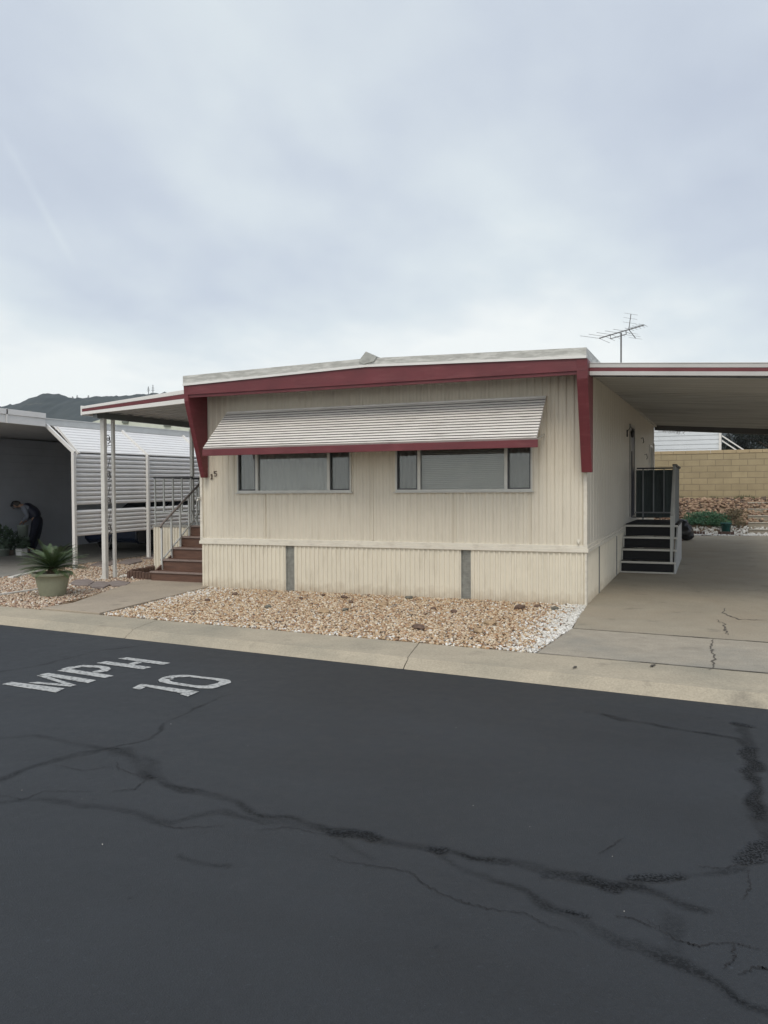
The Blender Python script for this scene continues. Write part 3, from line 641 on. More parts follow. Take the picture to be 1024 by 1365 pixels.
for wi, (a, b) in enumerate(wins):
    d1, d2 = ((-5.325, -4.005), (-2.48, -1.14))[wi]
    mb = MB(); yf, yb = -.032, .045; fw_ = .03
    mb.box(a, b, yf, yb, WZ0-.012, WZ0+.022); mb.box(a, b, yf, yb, WZ1-.03, WZ1); mb.box(a, a+fw_*.8, yf, yb, WZ0+.022, WZ1-.03); mb.box(b-fw_*.8, b, yf, yb, WZ0+.022, WZ1-.03)
    mb.box(d1-.024, d1+.024, yf+.004, yb, WZ0+.022, WZ1-.03); mb.box(d2-.024, d2+.024, yf+.004, yb, WZ0+.022, WZ1-.03)
    mb.box(a-.03, b+.03, -.05, .0, WZ0-.028, WZ0-.012)
    w = mb.build('window', GREYAL, home, bevel=.003)
    mb = MB(); mb.box(a+.024, b-.024, .012, .016, WZ0+.022, WZ1-.03); mb.build('pane', GL, w)
    for (p0, p1) in ((a+.024, d1-.024), (d2+.024, b-.024)):
        mb = MB()
        mb.box(p0, p0+.018, -.020, -.008, WZ0+.022, WZ1-.03); mb.box(p1-.018, p1, -.020, -.008, WZ0+.022, WZ1-.03); mb.box(p0+.018, p1-.018, -.020, -.008, WZ0+.022, WZ0+.04)
        mb.build('sash_frame', DARKMET, w)
    mb = MB()
    if wi == 0:
        pleats(mb, d1, d2, WZ0, WZ1, .055, .009, .10, 1)
        mb.build('curtain', CURTAIN, w, smooth=True)
    else:
        for i in range(int((WZ1-WZ0)/.028)):
            z = WZ0+.01+i*.028; mb.prism([(d1, .045, z), (d1, .068, z+.012), (d1, .069, z+.0135), (d1, .046, z+.0015)], (d2-d1, 0, 0))
        mb.box(d1, d2, .0705, .074, WZ0, WZ1); mb.build('blind', BLINDS, w)
    for ca, cb_ in ((a+.02, d1), (d2, b-.02)): mb = MB(); pleats(mb, ca, cb_, WZ0, WZ1, .06, .010, .09, 2); mb.build('curtain', SCREENC, w, smooth=True)
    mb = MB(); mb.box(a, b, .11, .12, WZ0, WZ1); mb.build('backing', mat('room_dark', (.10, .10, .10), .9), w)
# roof: low gable slab with a weathered metal edge, overhanging the front
RX = [-6.345, -3.10, .085]; RT = [3.512, 3.575, 3.503]; RB = [3.354, 3.452, 3.366]; YF = -.60
mb = MB(); k = len(mb.v)
for y in (YF, LEN+.1):
    for x, t, b in zip(RX, RT, RB): mb.v += [(x, y, b+gz(y)), (x, y, t+gz(y))]
o6 = 6
mb.f += [(0,2,3,1),(2,4,5,3),(6,7,9,8),(8,9,11,10),(1,3,9,7),(3,5,11,9),(0,6,8,2),(2,8,10,4),(0,1,7,6),(4,10,11,5)]
mb.build('roof', ROOFED, home)
mb = MB()
for y, yb in ((YF-.012, LEN+.1),):     # thin drip edge lapping the slab
    for i in (0, 1):
        mb.prism([(RX[i], y, RB[i]-.004), (RX[i+1], y, RB[i+1]-.004), (RX[i+1], y, RB[i+1]+.03), (RX[i], y, RB[i]+.03)], (0, .011, 0))
mb.build('drip_edge', WHITEAL, home)
mb = MB(); mb.prism([(-3.185, YF-.02, 3.56), (-3.085, YF-.02, 3.672), (-2.915, YF-.02, 3.585), (-2.96, YF-.02, 3.52), (-3.12, YF-.02, 3.49), (-3.20, YF-.02, 3.53)], (0, .35, 0)); mb.build('ridge_cap', mat('ridge_grey', (.40, .41, .38), .7, .2, 14, .6, 40), home)
# maroon fascia in two stepped boards
mb = MB()
for i in (0, 1):
    xa, xb = RX[i]+.03 if i == 0 else RX[i], RX[i+1]-.01 if i == 1 else RX[i+1]
    za, zb = RB[i]-.004, RB[i+1]-.004
    mb.prism([(xa, YF+.012, 3.205), (xb, YF+.012, 3.205), (xb, YF+.012, zb), (xa, YF+.012, za)], (0, .05, 0))
    mb.prism([(xa+.02 if i == 0 else xa, YF+.034, 3.160), (xb, YF+.034, 3.160), (xb, YF+.034, 3.205), (xa+.02 if i == 0 else xa, YF+.034, 3.205)], (0, .05, 0))
mb.build('fascia', MAROON, home)
mb = MB(); mb.box(RX[0]+.03, RX[2]-.01, YF+.09, -.02, 3.24, 3.26); mb.build('soffit', mat('soffit_brown', (.09, .05, .05), .7), home)
# tapered side fins
for x0_, x1_ in ((-6.34, -6.255), (-.045, .098)):
    mb = MB(); mb.prism([(x0_, YF+.005, 3.36), (x0_, YF+.02, 3.10), (x0_, -.15, 1.865), (x0_, -.055, 1.865), (x0_, -.047, 3.36)], (x1_-x0_, 0, 0)); mb.build('fin_brace', MAROON, home, bevel=.006)
# window awning
A0, A1 = -5.865, -.55
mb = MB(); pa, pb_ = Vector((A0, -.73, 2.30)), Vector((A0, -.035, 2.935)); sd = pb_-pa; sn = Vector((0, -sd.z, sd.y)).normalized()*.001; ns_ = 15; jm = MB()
sn = Vector((0, -.67, .74)).normalized()
for i in range(ns_):
    a_, b_ = pa+sd*(i/ns_), pa+sd*((i+1)/ns_); m1, m2 = a_.lerp(b_, .02), a_.lerp(b_, .55)
    lip = a_-sd*(.26/ns_)+sn*.030 if i else a_+sn*.030
    mb.prism([lip, lip+sn*.006, m2+sn*.026, b_+sn*.0, b_-sn*.006, a_-sn*.006, a_+sn*.016], (A1-A0, 0, 0))
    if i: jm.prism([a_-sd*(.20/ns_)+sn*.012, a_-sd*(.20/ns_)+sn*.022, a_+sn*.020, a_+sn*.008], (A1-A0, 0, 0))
aw = mb.build('awning', AWN, home)
jm.build('slat_joint_shade', mat('shaded_grimy_joint', (.07, .065, .06), .9, .3, 6), aw)  # dark strips paint in the slot shade between slats, along with grime
mb = MB(); mb.box(A0-.012, A1+.02, -.752, -.728, 2.195, 2.30); mb.build('valance', MAROON, aw, bevel=.004)
mb = MB(); mb.prism([(A0, -.07, 2.955), (A0, -.02, 2.965), (A0, -.02, 2.93), (A0, -.07, 2.93)], (A1-A0, 0, 0)); mb.build('mounting_rail', AWN, aw)
for x in (A0+.03, -3.2, A1-.03): mb = MB(); mb.bar((x, -.70, 2.28), (x, -.03, 2.42), .018); mb.build('support_arm', GREYAL, aw)
# house number
def digit(mb, polys, ox, oz, s_):
    for P in polys: mb.prism([(ox+a*s_, -.026, oz+b*s_) for a, b in P], (0, .010, 0))
one = [[(.32,0),(.52,0),(.58,1),(.40,1)], [(.40,1),(.44,.82),(.2,.74),(.18,.84)], [(.15,0),(.72,0),(.72,.1),(.15,.1)]]
five = [[(.12,1),(.72,1),(.72,.86),(.14,.86)], [(.12,1),(.26,1),(.22,.52),(.08,.52)], [(.08,.52),(.08,.64),(.5,.66),(.7,.56),(.5,.52)], [(.5,.55),(.72,.55),(.76,.3),(.62,.3)], [(.76,.3),(.62,.3),(.45,.12),(.5,0),(.7,.12)], [(.5,0),(.46,.13),(.14,.16),(.08,.05)]]
mb = MB(); digit(mb, one, -6.245, 1.840, .088); mb.build('digit', NUMBER, home)
mb = MB(); digit(mb, five, -6.170, 1.885, .092); mb.build('digit', NUMBER, home)
# little fittings: hose bib corner marks
mb = MB(); mb.tube([(-6.43, -.03, 1.50), (-6.43, -.11, 1.50), (-6.43, -.13, 1.47)], .012); mb.tube([(-6.46, -.08, 1.53), (-6.40, -.08, 1.53)], .01); mb.build('hook', GREYAL, home)
mb = MB(); mb.tube([(-.1, -.02, .90), (-.1, -.06, .90), (-.09, -.07, .87)], .012); mb.box(-.125, -.075, -.03, -.017, .885, .93); mb.build('outlet_cover', CREAM_TRIM, home)
# side door with screen door, coach lamp, far window
sz = lambda y, z: z+gz(y)
mb = MB(); mb.box(0.008, .045, 6.2, 6.26, .98, 2.95, g=True); mb.box(.008, .045, 7.16, 7.22, .98, 2.95, g=True); mb.box(.008, .045, 6.26, 7.16, 2.89, 2.95, g=True); d = mb.build('door', mat('door_trim', (.40, .39, .37), .5), home)
mb = MB(); mb.box(.010, .030, 6.27, 7.15, .98, 2.88, g=True); mb.build('door_panel', mat('door_dark', (.035, .035, .05), .4), d)
mb = MB(); mb.bar((.05, 6.30, 1.05), (.62, 6.22, 1.05), .03, .02); mb.bar((.05, 6.30, 2.45), (.05, 6.30, 1.05), .03, .03); mb.build('kick_rail', DARKMET, d)
mb = MB(); mb.box(.008, .03, 5.64, 5.70, 2.72, 2.86); mb.tube([(.03, 5.67, 2.84), (.09, 5.67, 2.93), (.12, 5.67, 2.86)], .008); mb.lathe((.12, 5.67, 2.70), [(.01, 0), (.03, .02), (.045, .12), (.015, .16), (.005, .18)], 8); mb.build('porch_lamp', mat('black_iron', (.02, .02, .02), .5), home)
for y, h in ((9.2, 2.9), (10.4, 2.55)):
    mb = MB(); mb.tube([(.01, y, h), (.06, y, h+.02), (.08, y, h-.08), (.06, y, h-.12)], .009); mb.build('wall_hook', MATS['black_iron'], home)
mb = MB(); mb.box(.008, .05, 12.0, 12.06, 1.6, 2.75, g=True); mb.box(.008, .05, 12.94, 13.0, 1.6, 2.75, g=True); mb.box(.008, .05, 12.06, 12.94, 1.6, 1.66, g=True); mb.box(.008, .05, 12.06, 12.94, 2.69, 2.75, g=True); w = mb.build('side_window', WHITEAL, home)
mb = MB(); mb.box(.010, .02, 12.06, 12.94, 1.66, 2.69, g=True); mb.build('pane', mat('dark_pane', (.12, .13, .13), .1), w)
mb = MB(); mb.box(0, .03, 13.6, 13.7, .9, 3.3, g=True); mb.tube([(.05, 13.35, gz(13)+.9), (.05, 13.35, 3.0)], .025); mb.build('downpipe', WHITEAL, home)
mb = MB(); mb.tube([(-2.2, 5, 3.55), (-2.2, 5, 3.75)], .05); mb.build('roof_vent', GREYAL, home)

# ------------------------------------------------------------------ carport roof (right)
cp = thing('carport', 'wide flat white carport roof with maroon stripe on the right of the home', 'carport', (3.5, 0, 0))
cx0, cx1 = .10, 3.72
fz = lambda x: 3.315-.064*(x-.1)
def cz(x, y): return 3.20+.11*min(1.2, max(0, y+.4))+.022*(y+.4)-.07*x
YC = -.42
def xbar(mb, ya, yb, top, bot, xa=cx0, xb=cx1):
    mb.prism([(xa, ya, fz(xa)+bot), (xb, ya, fz(xb)+bot), (xb, ya, fz(xb)+top), (xa, ya, fz(xa)+top)], (0, yb-ya, 0))
mb = MB(); xbar(mb, YC, YC+.05, 0, -.052); xbar(mb, YC+.012, YC+.05, -.052, -.102); xbar(mb, YC, YC+.05, -.102, -.155); xbar(mb, YC-.006, YC+.05, .0, .012)
mb.build('fascia', mat('carport_fascia', (.50, .49, .47), .4, .06, 3), cp, bevel=.003)
mb = MB(); xbar(mb, YC+.004, YC+.012, -.054, -.100); mb.build('stripe', MAROON, cp)
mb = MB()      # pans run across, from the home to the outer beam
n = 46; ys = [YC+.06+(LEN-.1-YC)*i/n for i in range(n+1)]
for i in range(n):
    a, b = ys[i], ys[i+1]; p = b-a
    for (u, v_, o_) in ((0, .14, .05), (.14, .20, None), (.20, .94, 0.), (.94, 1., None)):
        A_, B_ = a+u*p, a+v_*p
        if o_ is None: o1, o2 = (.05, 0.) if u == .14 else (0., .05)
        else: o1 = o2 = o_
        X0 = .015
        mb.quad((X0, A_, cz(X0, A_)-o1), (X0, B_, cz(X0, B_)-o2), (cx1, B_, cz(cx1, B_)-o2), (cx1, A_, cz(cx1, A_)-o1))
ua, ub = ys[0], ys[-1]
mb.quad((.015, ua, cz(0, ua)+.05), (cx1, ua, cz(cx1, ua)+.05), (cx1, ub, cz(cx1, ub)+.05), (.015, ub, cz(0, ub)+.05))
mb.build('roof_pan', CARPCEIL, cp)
mb = MB(); mb.prism([(.02, ub, cz(0, ub)+.05), (cx1, ub, cz(cx1, ub)+.05), (cx1, ub, cz(cx1, ub)-.22), (.02, ub, cz(0, ub)-.20)], (0, .08, 0)); mb.build('rear_beam', mat('rear_beam_grey', (.10, .10, .10), .6), cp)
mb = MB(); mb.prism([(3.38, ys[0], cz(3.4, ys[0])-.03), (3.5, ys[0], cz(3.4, ys[0])-.03), (3.5, ys[0], cz(3.4, ys[0])-.18), (3.38, ys[0], cz(3.4, ys[0])-.18)], (0, ub-ua, cz(3.4, ub)-cz(3.4, ua))); mb.build('side_beam', WHITEAL, cp)
for y in (.2, 3.6, 7.0, 10.4, 13.6):
    mb = MB(); mb.box(3.40, 3.48, y, y+.08, gz(y), cz(3.44, y)-.16); mb.build('post', WHITEPOST, cp)

# ------------------------------------------------------------------ porch cover (left)
pc = thing('porch_cover', 'low white metal porch cover with maroon stripe over the entry steps, twin front posts', 'porch cover', (-8.86, .37, 0))
X0, X1, Y0, Y1 = -9.11, -6.45, .10, 7.2
pz = lambda x: 3.215+.0805*(x+9.1)
pb = lambda x: 3.06+.045*(x+9.1)
mb = MB()
def pbar(mb, ya, yb, u0, u1):
    f = lambda x, u: pb(x)+(pz(x)-pb(x))*u
    mb.prism([(X0, ya, f(X0, u0)), (X1, ya, f(X1, u0)), (X1, ya, f(X1, u1)), (X0, ya, f(X0, u1))], (0, yb-ya, 0))
pbar(mb, Y0, Y0+.05, 0, .34); pbar(mb, Y0+.012, Y0+.05, .34, .70); pbar(mb, Y0, Y0+.05, .70, 1.0)
mb.box(X0-.03, X0, Y0-.004, Y0+.06, pb(X0)-.01, pz(X0)+.012)
mb.build('fascia', WHITEAL, pc, bevel=.003)
mb = MB(); pbar(mb, Y0+.004, Y0+.012, .36, .68); mb.build('stripe', MAROON, pc)
mb = MB(); n = 22
for i in range(n):
    a = Y0+.06+(Y1-Y0-.06)*i/n; p = (Y1-Y0-.06)/n; zz = lambda x, y: pb(x)+.055+gz(y)*1.2
    for (u, v_, o1, o2) in ((0, .15, .03, .03), (.15, .22, .03, 0), (.22, .93, 0, 0), (.93, 1, 0, .03)):
        A_, B_ = a+u*p, a+v_*p
        mb.quad((X0, A_, zz(X0, A_)-o1), (X0, B_, zz(X0, B_)-o2), (X1, B_, zz(X1, B_)-o2), (X1, A_, zz(X1, A_)-o1))
mb.quad((X0, Y0+.06, pz(X0)), (X1, Y0+.06, pz(X1)), (X1, Y1, pz(X1)+.1), (X0, Y1, pz(X0)+.1))
mb.build('roof_pan', PORCHCEIL, pc)
mb = MB(); mb.bar((-8.86, Y0+.06, pb(-8.86)-.02), (-8.86, Y1, pb(-8.86)-.02+gz(Y1)), .09, .11); mb.build('side_beam', mat('beam_grey', (.13, .14, .14), .5), pc)
mb = MB(); mb.box(X0-.02, X0+.03, Y0+.06, Y1, pb(X0)-.005, pz(X0), g=False); mb.build('gutter', WHITEAL, pc)
def post(y, w, z1_=3.0, foot=True):
    mb = MB(); mb.box(-8.86-w/2, -8.86+w/2, y-w/2, y+w/2, gz(y), z1_)
    if foot: mb.prism([(-8.86-w/2-.09, y-.05, gz(y)), (-8.86-w/2, y-.05, gz(y)), (-8.86-w/2, y-.05, gz(y)+.09), (-8.86-w/2-.03, y-.05, gz(y)+.03)], (0, .1, 0))
    mb.build('post', WHITEPOST, pc, bevel=.004)
post(.375, .085); post(.63, .055, foot=False); post(3.1, .07, foot=False); post(6.6, .07, foot=False)
SCI = mat('dark_iron', (.10, .10, .095), .5)
# scrollwork between the twin posts
ym = .505
for i, zc_ in enumerate((2.62, 1.95, 1.45, .95, .45)):
    mb = MB()
    for s_ in (1, -1):
        pts = [(-8.86, ym+s_*.055*math.cos(t)*(1-t/9), zc_+s_*(.11+.0)*1.0*(t/6-.5)+.05*math.sin(t)) for t in np.linspace(0, 6, 22)]
        mb.tube(pts, .007, 5)
    mb.tube([(-8.86, ym-.08, zc_-.13), (-8.86, ym+.08, zc_-.10)], .006, 5)
    if i: mb.tube([(-8.86, ym-.03, zc_+.14), (-8.86, ym+.04, zc_+.34)], .006, 5)
    mb.build('scroll', SCI, pc)

# ------------------------------------------------------------------ wooden entry steps (left)
ls = thing('entry_steps', 'brown wooden entry steps with grey railings and a cream ribbed landing', 'steps', (-7.1, .35, 0))
SX0, SX1 = -7.80, -6.475; rise, run, sy = .195, .30, .35
for i in range(5):
    y = sy+i*run; z = rise*(i+1); zb_ = rise*i
    mb = MB(); mb.box(SX0, SX1, y, y+run+.02 if i < 4 else y+.06, z-.035, z); 
    t = mb.build('tread', BROWNWOOD, ls, bevel=.006)
    mb = MB(); mb.box(SX0-.006, SX1, y-.016, y, z-.032, z+.003); mb.build('nosing', CONC_EDGE, t, bevel=.004)
    mb = MB(); mb.box(SX0+.005, SX1, y+.01, y+.035, zb_ if i else -.02, z-.036); mb.build('riser', BROWNWOOD, ls)
mb = MB(); mb.prism([(SX0+.006, sy+.03, 0), (SX0+.006, sy+5*run, 0), (SX0+.006, sy+5*run, 5*rise-.04), (SX0+.006, sy+.03, rise-.04)], (.03, 0, 0)); mb.build('stringer', BROWNWOOD, ls)
LY0, LY1, LX0 = 1.60, 3.3, -8.72
mb = MB(); wall_front(mb, LX0, SX0-.0, .0, .93, LY0, .075, .014, duty=.5, slope=.2); wall_side(mb, LY0+.07, LY1, 0, .92, LX0, .09, .01, sgn=-1, duty=.5, slope=.2)
mb.build('landing_skirting', CREAM_SKIRT, ls)
mb = MB(); mb.box(LX0-.01, SX1, LY0-.015, LY1, .935, .972); mb.build('landing_floor', mat('landing_grey', (.33, .32, .29), .7), ls)
def pick(mb, p, q, z0f, z1f, n, w=.026):
    for i in range(n):
        t = i/(n-1); x = p[0]+(q[0]-p[0])*t; y = p[1]+(q[1]-p[1])*t; mb = MB(); mb.box(x-w/2, x+w/2, y-w/2, y+w/2, z0f(t), z1f(t)); mb.build('baluster', GREYPOST, ls)
mb = MB(); pick(mb, (LX0+.03, LY0+.03), (SX0-.03, LY0+.03), lambda t: .975 if t in (0, 1) else 1.22, lambda t: 1.90, 5); pick(mb, (LX0+.03, LY1-.03), (SX1-.1, LY1-.03), lambda t: 1.2, lambda t: 1.90, 9); pick(mb, (LX0+.03, LY0+.3), (LX0+.03, LY1-.2), lambda t: 1.2, lambda t: 1.90, 5)
mb = MB()
for P, Q in (((LX0, LY0+.03), (SX0, LY0+.03)), ((LX0, LY1-.03), (SX1, LY1-.03)), ((LX0+.03, LY0), (LX0+.03, LY1))):
    mb.bar((*P, 1.92), (*Q, 1.92), .045, .035)
mb.build('top_rail', DARKMET, ls, bevel=.004)
mb = MB()
for P, Q in (((LX0, LY0+.03), (SX0, LY0+.03)), ((LX0, LY1-.03), (SX1, LY1-.03)), ((LX0+.03, LY0), (LX0+.03, LY1))):
    mb.bar((*P, 1.22), (*Q, 1.22), .03, .03)
mb.build('bottom_rail', GREYPOST, ls)
hx = SX0+.03
mb = MB(); mb.tube([(hx, .60, .98), (hx, .64, 1.03), (hx, .75, 1.10), (hx, 1.90, 1.83)], .021, 8); mb.build('handrail', mat('rail_brown_grey', (.20, .17, .155), .5), ls, smooth=True)
mb = MB(); mb.tube([(hx, .66, .38), (hx, 1.88, 1.26)], .015, 8); mb.build('lower_rail', GREYPOST, ls, smooth=True)
for y, zb_ in ((.64, .195), (.93, .39), (1.20, .585), (1.48, .78), (1.74, .972)):
    mb = MB(); mb.box(hx-.015, hx+.015, y-.015, y+.015, zb_, 1.035+(y-.64)*.635); mb.build('stair_baluster', GREYPOST, ls)
mb = MB(); mb.box(SX1-.02, SX1+.01, 1.7, 1.74, .97, 1.9); mb.build('wall_post', GREYPOST, ls)
# scalloped edging beside the steps
ed = MB(); rw = random.Random(3)
a, b = Vector((-8.52, .62, 0)), Vector((-7.86, .50, 0)); n = 9
for i in range(n):
    p = a.lerp(b, i/(n-1)); h = .13+.02*rw.random(); ed.lathe((p.x, p.y, 0), [(.0, -.01), (.036, 0), (.036, h), (.026, h+.012), (0, h+.016)], 10)
a2, b2 = Vector((-8.52, .62, 0)), Vector((-8.66, 1.5, 0))
for i in range(1, 12):
    p = a2.lerp(b2, i/11); h = .13+.02*rw.random(); ed.lathe((p.x, p.y, .01), [(.0, -.01), (.036, 0), (.036, h), (.026, h+.012), (0, h+.016)], 10)
tag(ed.build('border_edging', mat('brown_edging', (.105, .062, .045), .8, .3, 10, .4, 50), loc=(-8.3, .6, 0)), 'low scalloped brown border edging left of the lowest step', 'edging')

# ------------------------------------------------------------------ metal steps under the carport (right)
rs = thing('side_steps', 'grey metal framed steps with black treads and railed deck under the carport', 'steps', (.5, 4.33, gz(4.33)))
bx0, bx1 = .025, .985; ry0 = 4.33; g0 = gz(4.33); rrise = (.93-g0)/4; rrun = .27
for i in range(4):
    y = ry0+i*rrun; z = g0+rrise*(i+1); zb_ = g0+rrise*i
    mb = MB(); mb.box(bx0+.01, bx1-.02, y+.03, y+.05, zb_+.004, z-.02); mb.build('riser', BLACK, rs)
    mb = MB(); mb.box(bx0, bx1-.01, y+.02, y+rrun+.04, z-.028, z-.004); t = mb.build('tread', BLACK, rs)
    mb = MB(); mb.box(bx0-.01, bx1+.035, y-.005, y+.019, z-.036, z+.004); mb.build('nosing', GREYAL, t, bevel=.003)
mb = MB(); mb.box(bx0-.01, bx1-.0, ry0-.004, ry0+.02, g0, g0+.028)
for i in range(4):
    y = ry0+i*rrun; z = g0+rrise*(i+1); mb.box(bx0-.012, bx0+.016, y+.0, y+.024, g0+rrise*i+(.004 if i else .0), z-.037)
mb.build('step_frame', GREYAL, rs)
mb = MB(); mb.prism([(bx1, ry0, g0), (bx1, ry0+3.2, g0+.04), (bx1, ry0+3.2, .90), (bx1, ry0+4*rrun, .90), (bx1, ry0+.02, g0+rrise-.04)], (.03, 0, 0)); mb.build('side_panel', mat('steps_side_grey', (.42, .43, .42), .5, .08, 4), rs)
dk0, dk1 = ry0+4*rrun, 8.0
mb = MB(); mb.box(bx0, bx1+.03, dk0-.02, dk1, .90, .945); mb.build('deck', BLACK, rs)
tz = 2.10
BAL = mat('baluster_grey', (.27, .29, .30), .45, .1, 4)
for (xa, xb, ya, yb, za) in [(.17, .20, dk1-.4, dk1-.36, .945), (.40, .425, dk1-.4, dk1-.36, 1.13), (.62, .645, dk1-.4, dk1-.36, 1.13), (.86, .885, dk1-.4, dk1-.36, 1.13)]+[(bx1-.06, bx1-.03, dk0+.05+i*.36, dk0+.08+i*.36, .945) for i in range(7)]:
    mb = MB(); mb.box(xa, xb, ya, yb, za, tz); mb.build('baluster', BAL, rs)
mb = MB(); mb.box(.0, .17, dk1-.4, dk1-.37, 1.10, 1.13); mb.box(.20, bx1-.03, dk1-.4, dk1-.37, 1.10, 1.13); mb.build('bottom_rail', BAL, rs)
mb = MB(); mb.box(.05, bx1-.0, dk1-.42, dk1-.35, tz, tz+.035); mb.box(bx1-.08, bx1-.0, dk0, dk1-.42, tz, tz+.035); mb.build('top_rail', DARKMET, rs)
mb = MB(); pr = ribprof(.03, .86, .07, .012, duty=.5, slope=.2); mb.prism([(a_, dk1-.33-o_, 1.0) for a_, o_ in pr]+[(.86, dk1-.32, 1.0), (.03, dk1-.32, 1.0)], (0, 0, tz-1.02)); mb.build('screen_panel', mat('dark_green_panel', (.065, .088, .088), .6, .2, 3), rs)
mb = MB(); mb.bar((bx1-.045, ry0+.03, g0+rrise+.86), (bx1-.045, dk0+.02, tz-.01), .045, .05); mb.box(bx1-.07, bx1-.025, ry0+.02, ry0+.06, g0+rrise, g0+rrise+.86)
mb.box(bx1-.07, bx1-.03, dk0-.01, dk0+.03, .945, tz); 
for i in (1, 2, 3): y = ry0+.1+i*rrun; mb.box(bx1-.05, bx1-.02, y, y+.03, g0+rrise*(i+1), g0+rrise+.86+(y-ry0-.03)*(tz-g0-rrise-.86)/(dk0-ry0)-.02)
mb.build('handrail', mat('rail_light_grey', (.44, .45, .44), .45, .08, 4), rs)

# ------------------------------------------------------------------ television antenna
an = thing('tv_antenna', 'old metal television antenna on a thin mast above the carport roof', 'antenna', (-.343, 8, 3.58))
ANM = mat('antenna_metal', (.13, .13, .13), .45, .1, 5)
mb = MB(); mb.tube([(-.343, 8, 3.5), (-.343, 8, 5.30)], .019, 8); mb.build('mast', ANM, an)
A, B = Vector((-.84, 8, 5.21)), Vector((.17, 8.05, 5.45)); dB = (B-A).normalized()
mb = MB(); mb.tube([A, B], .014, 6); mb.tube([A.lerp(B, .25)-Vector((0, 0, .09)), A.lerp(B, .62)-Vector((0, 0, .09))], .010, 6); mb.tube([A.lerp(B, .25), A.lerp(B, .25)-Vector((0, 0, .09))], .008, 5); mb.tube([A.lerp(B, .6), A.lerp(B, .6)-Vector((0, 0, .09))], .008, 5); mb.build('boom', ANM, an)
mb = MB(); side = Vector((.35, 1, .03)).normalized()
for i, (t, l) in enumerate([(0.0, .75), (.14, .66), (.28, .60), (.42, .52), (.56, .46), (.70, .24), (.78, .24), (.86, .24), (.94, .24), (1.0, .24)]):
    c = A.lerp(B, t); mb.tube([c-side*l-dB*.12*l, c, c+side*l-dB*.12*l], .0045, 5)
mb.build('element', ANM, an)
C = A.lerp(B, .66)
mb = MB()
for tip in (Vector((-.125, 8.02, 5.72)), Vector((-.02, 8.02, 5.15))):
    mb.tube([C, tip], .010, 6)
    for k in (3, 5, 7):
        c = C.lerp(tip, k/7); mb.tube([c-side*.22-Vector((.06, 0, .0)), c+side*.22+Vector((.06, 0, 0))], .0035, 4)
mb.build('reflector', ANM, an)

# ------------------------------------------------------------------ neighbour's home and its carport on the left
nb = thing('neighbouring_home', 'dark grey lap sided home at the left edge', 'mobile home', (-16, 4, 0))
DKS = mat('dark_lap_siding', (.42, .45, .50), .6, .06, 2)
mb = MB(); NX = -15.72; hN = 3.0; nl = 15
for i in range(nl):
    z = .0+i*.205; mb.prism([(NX, -2, z), (NX+.034, -2, z), (NX+.004, -2, z+.205), (NX, -2, z+.205)], (0, 24, 0))
for i in range(nl): z = i*.205; mb.v += []
mb.box(NX-6, NX, -2, 22, -.1, 3.08); 
mb.build('wall', DKS, nb)
mb = MB(); mb.box(NX-6.3, NX+.2, -2.3, 22.2, 3.32, 3.42); mb.build('roof', mat('roof_white', (.6, .6, .58), .6), nb)
nc = thing('neighbouring_carport', 'white louvred carport with slanted aluminium screens at the far left', 'carport', (-10.8, 1.65, 0))
mb = MB(); mb.box(NX+.02, -11.52, -.7, 1.5, 3.06, 3.12); mb.box(NX+.02, -11.66, 1.5, 22, 3.05, 3.10, g=True); mb.build('roof', mat('ncarport_roof', (.5, .5, .5), .6), nc)
mb = MB(); mb.box(-11.52, -11.46, -.7, 1.55, 3.035, 3.20); mb.box(-11.50, -11.44, -.7, 1.55, 3.205, 3.315); mb.box(NX, -11.46, 1.45, 1.54, 3.22, 3.31); mb.box(-11.455, -11.44, .52, .56, 3.03, 3.32); mb.build('fascia', WHITEAL, nc, bevel=.004)
mb = MB(); mb.box(-11.66, -11.585, 1.56, 22, 3.06, 3.20, g=True); mb.box(-11.60, -11.57, 1.56, 22, 3.195, 3.215, g=True); mb.build('gutter', mat('gutter_grey', (.60, .61, .59), .5, .06, 3), nc)
PY = [1.65, 4.03, 6.42, 8.8, 11.2]
for y in PY:
    mb = MB(); mb.box(-10.835, -10.765, y-.035, y+.035, gz(y), 2.45+gz(y)); mb.bar((-10.775, y, 2.45+gz(y)), (-11.55, y, 3.065+gz(y)), .07, .05, (0, 1, 0)); mb.build('post', WHITEAL, nc)
mb = MB(); mb.bar((-10.80, 1.80, 2.46), (-11.50, 1.80+.12, 3.05), .05, .05, (0, 1, 0)); mb.build('corner_strut', WHITEAL, nc)
LOUV = mat('louvre_white', (.80, .80, .79), .4, .04, 2)
def louv(mb, ya, yb, z0_, z1_, x=-10.86):
    n = max(1, round((z1_-z0_)/.098)); p = (z1_-z0_)/n
    for i in range(n):
        z = z0_+i*p
        A_ = [(x, ya, z+gz(ya)), (x+.035, ya, z+.015+gz(ya)), (x+.038, ya, z+p*.55+gz(ya)), (x, ya, z+p*.97+gz(ya))]
        mb.prism(A_, (0, yb-ya, gz(yb)-gz(ya)))
mb = MB()
for a, b in zip(PY[:-1], PY[1:]):
    louv(mb, a+.04, b-.04, 1.345, 2.44)
mb.build('screen', LOUV, nc)
mb = MB()
for a, b in zip(PY[:-1], PY[1:]): louv(mb, a+.04, b-.04, .68, 1.235)
mb.build('lower_screen', LOUV, nc)
mb = MB()
A_ = Vector((-10.83, 1.86, 2.47)); B_ = Vector((-11.56, 1.90, 3.045))
for ya, yb in ((1.86, 4.0), (4.06, 6.39), (6.45, 8.77), (8.83, 11.2)):
    pan(mb, (-10.83, ya, 2.47+gz(ya)), (-11.57, ya, 3.05+gz(ya)), (0, yb-ya, gz(yb)-gz(ya)), .10, .012, (.58, 0, .74), duty=.8, slope=.15)
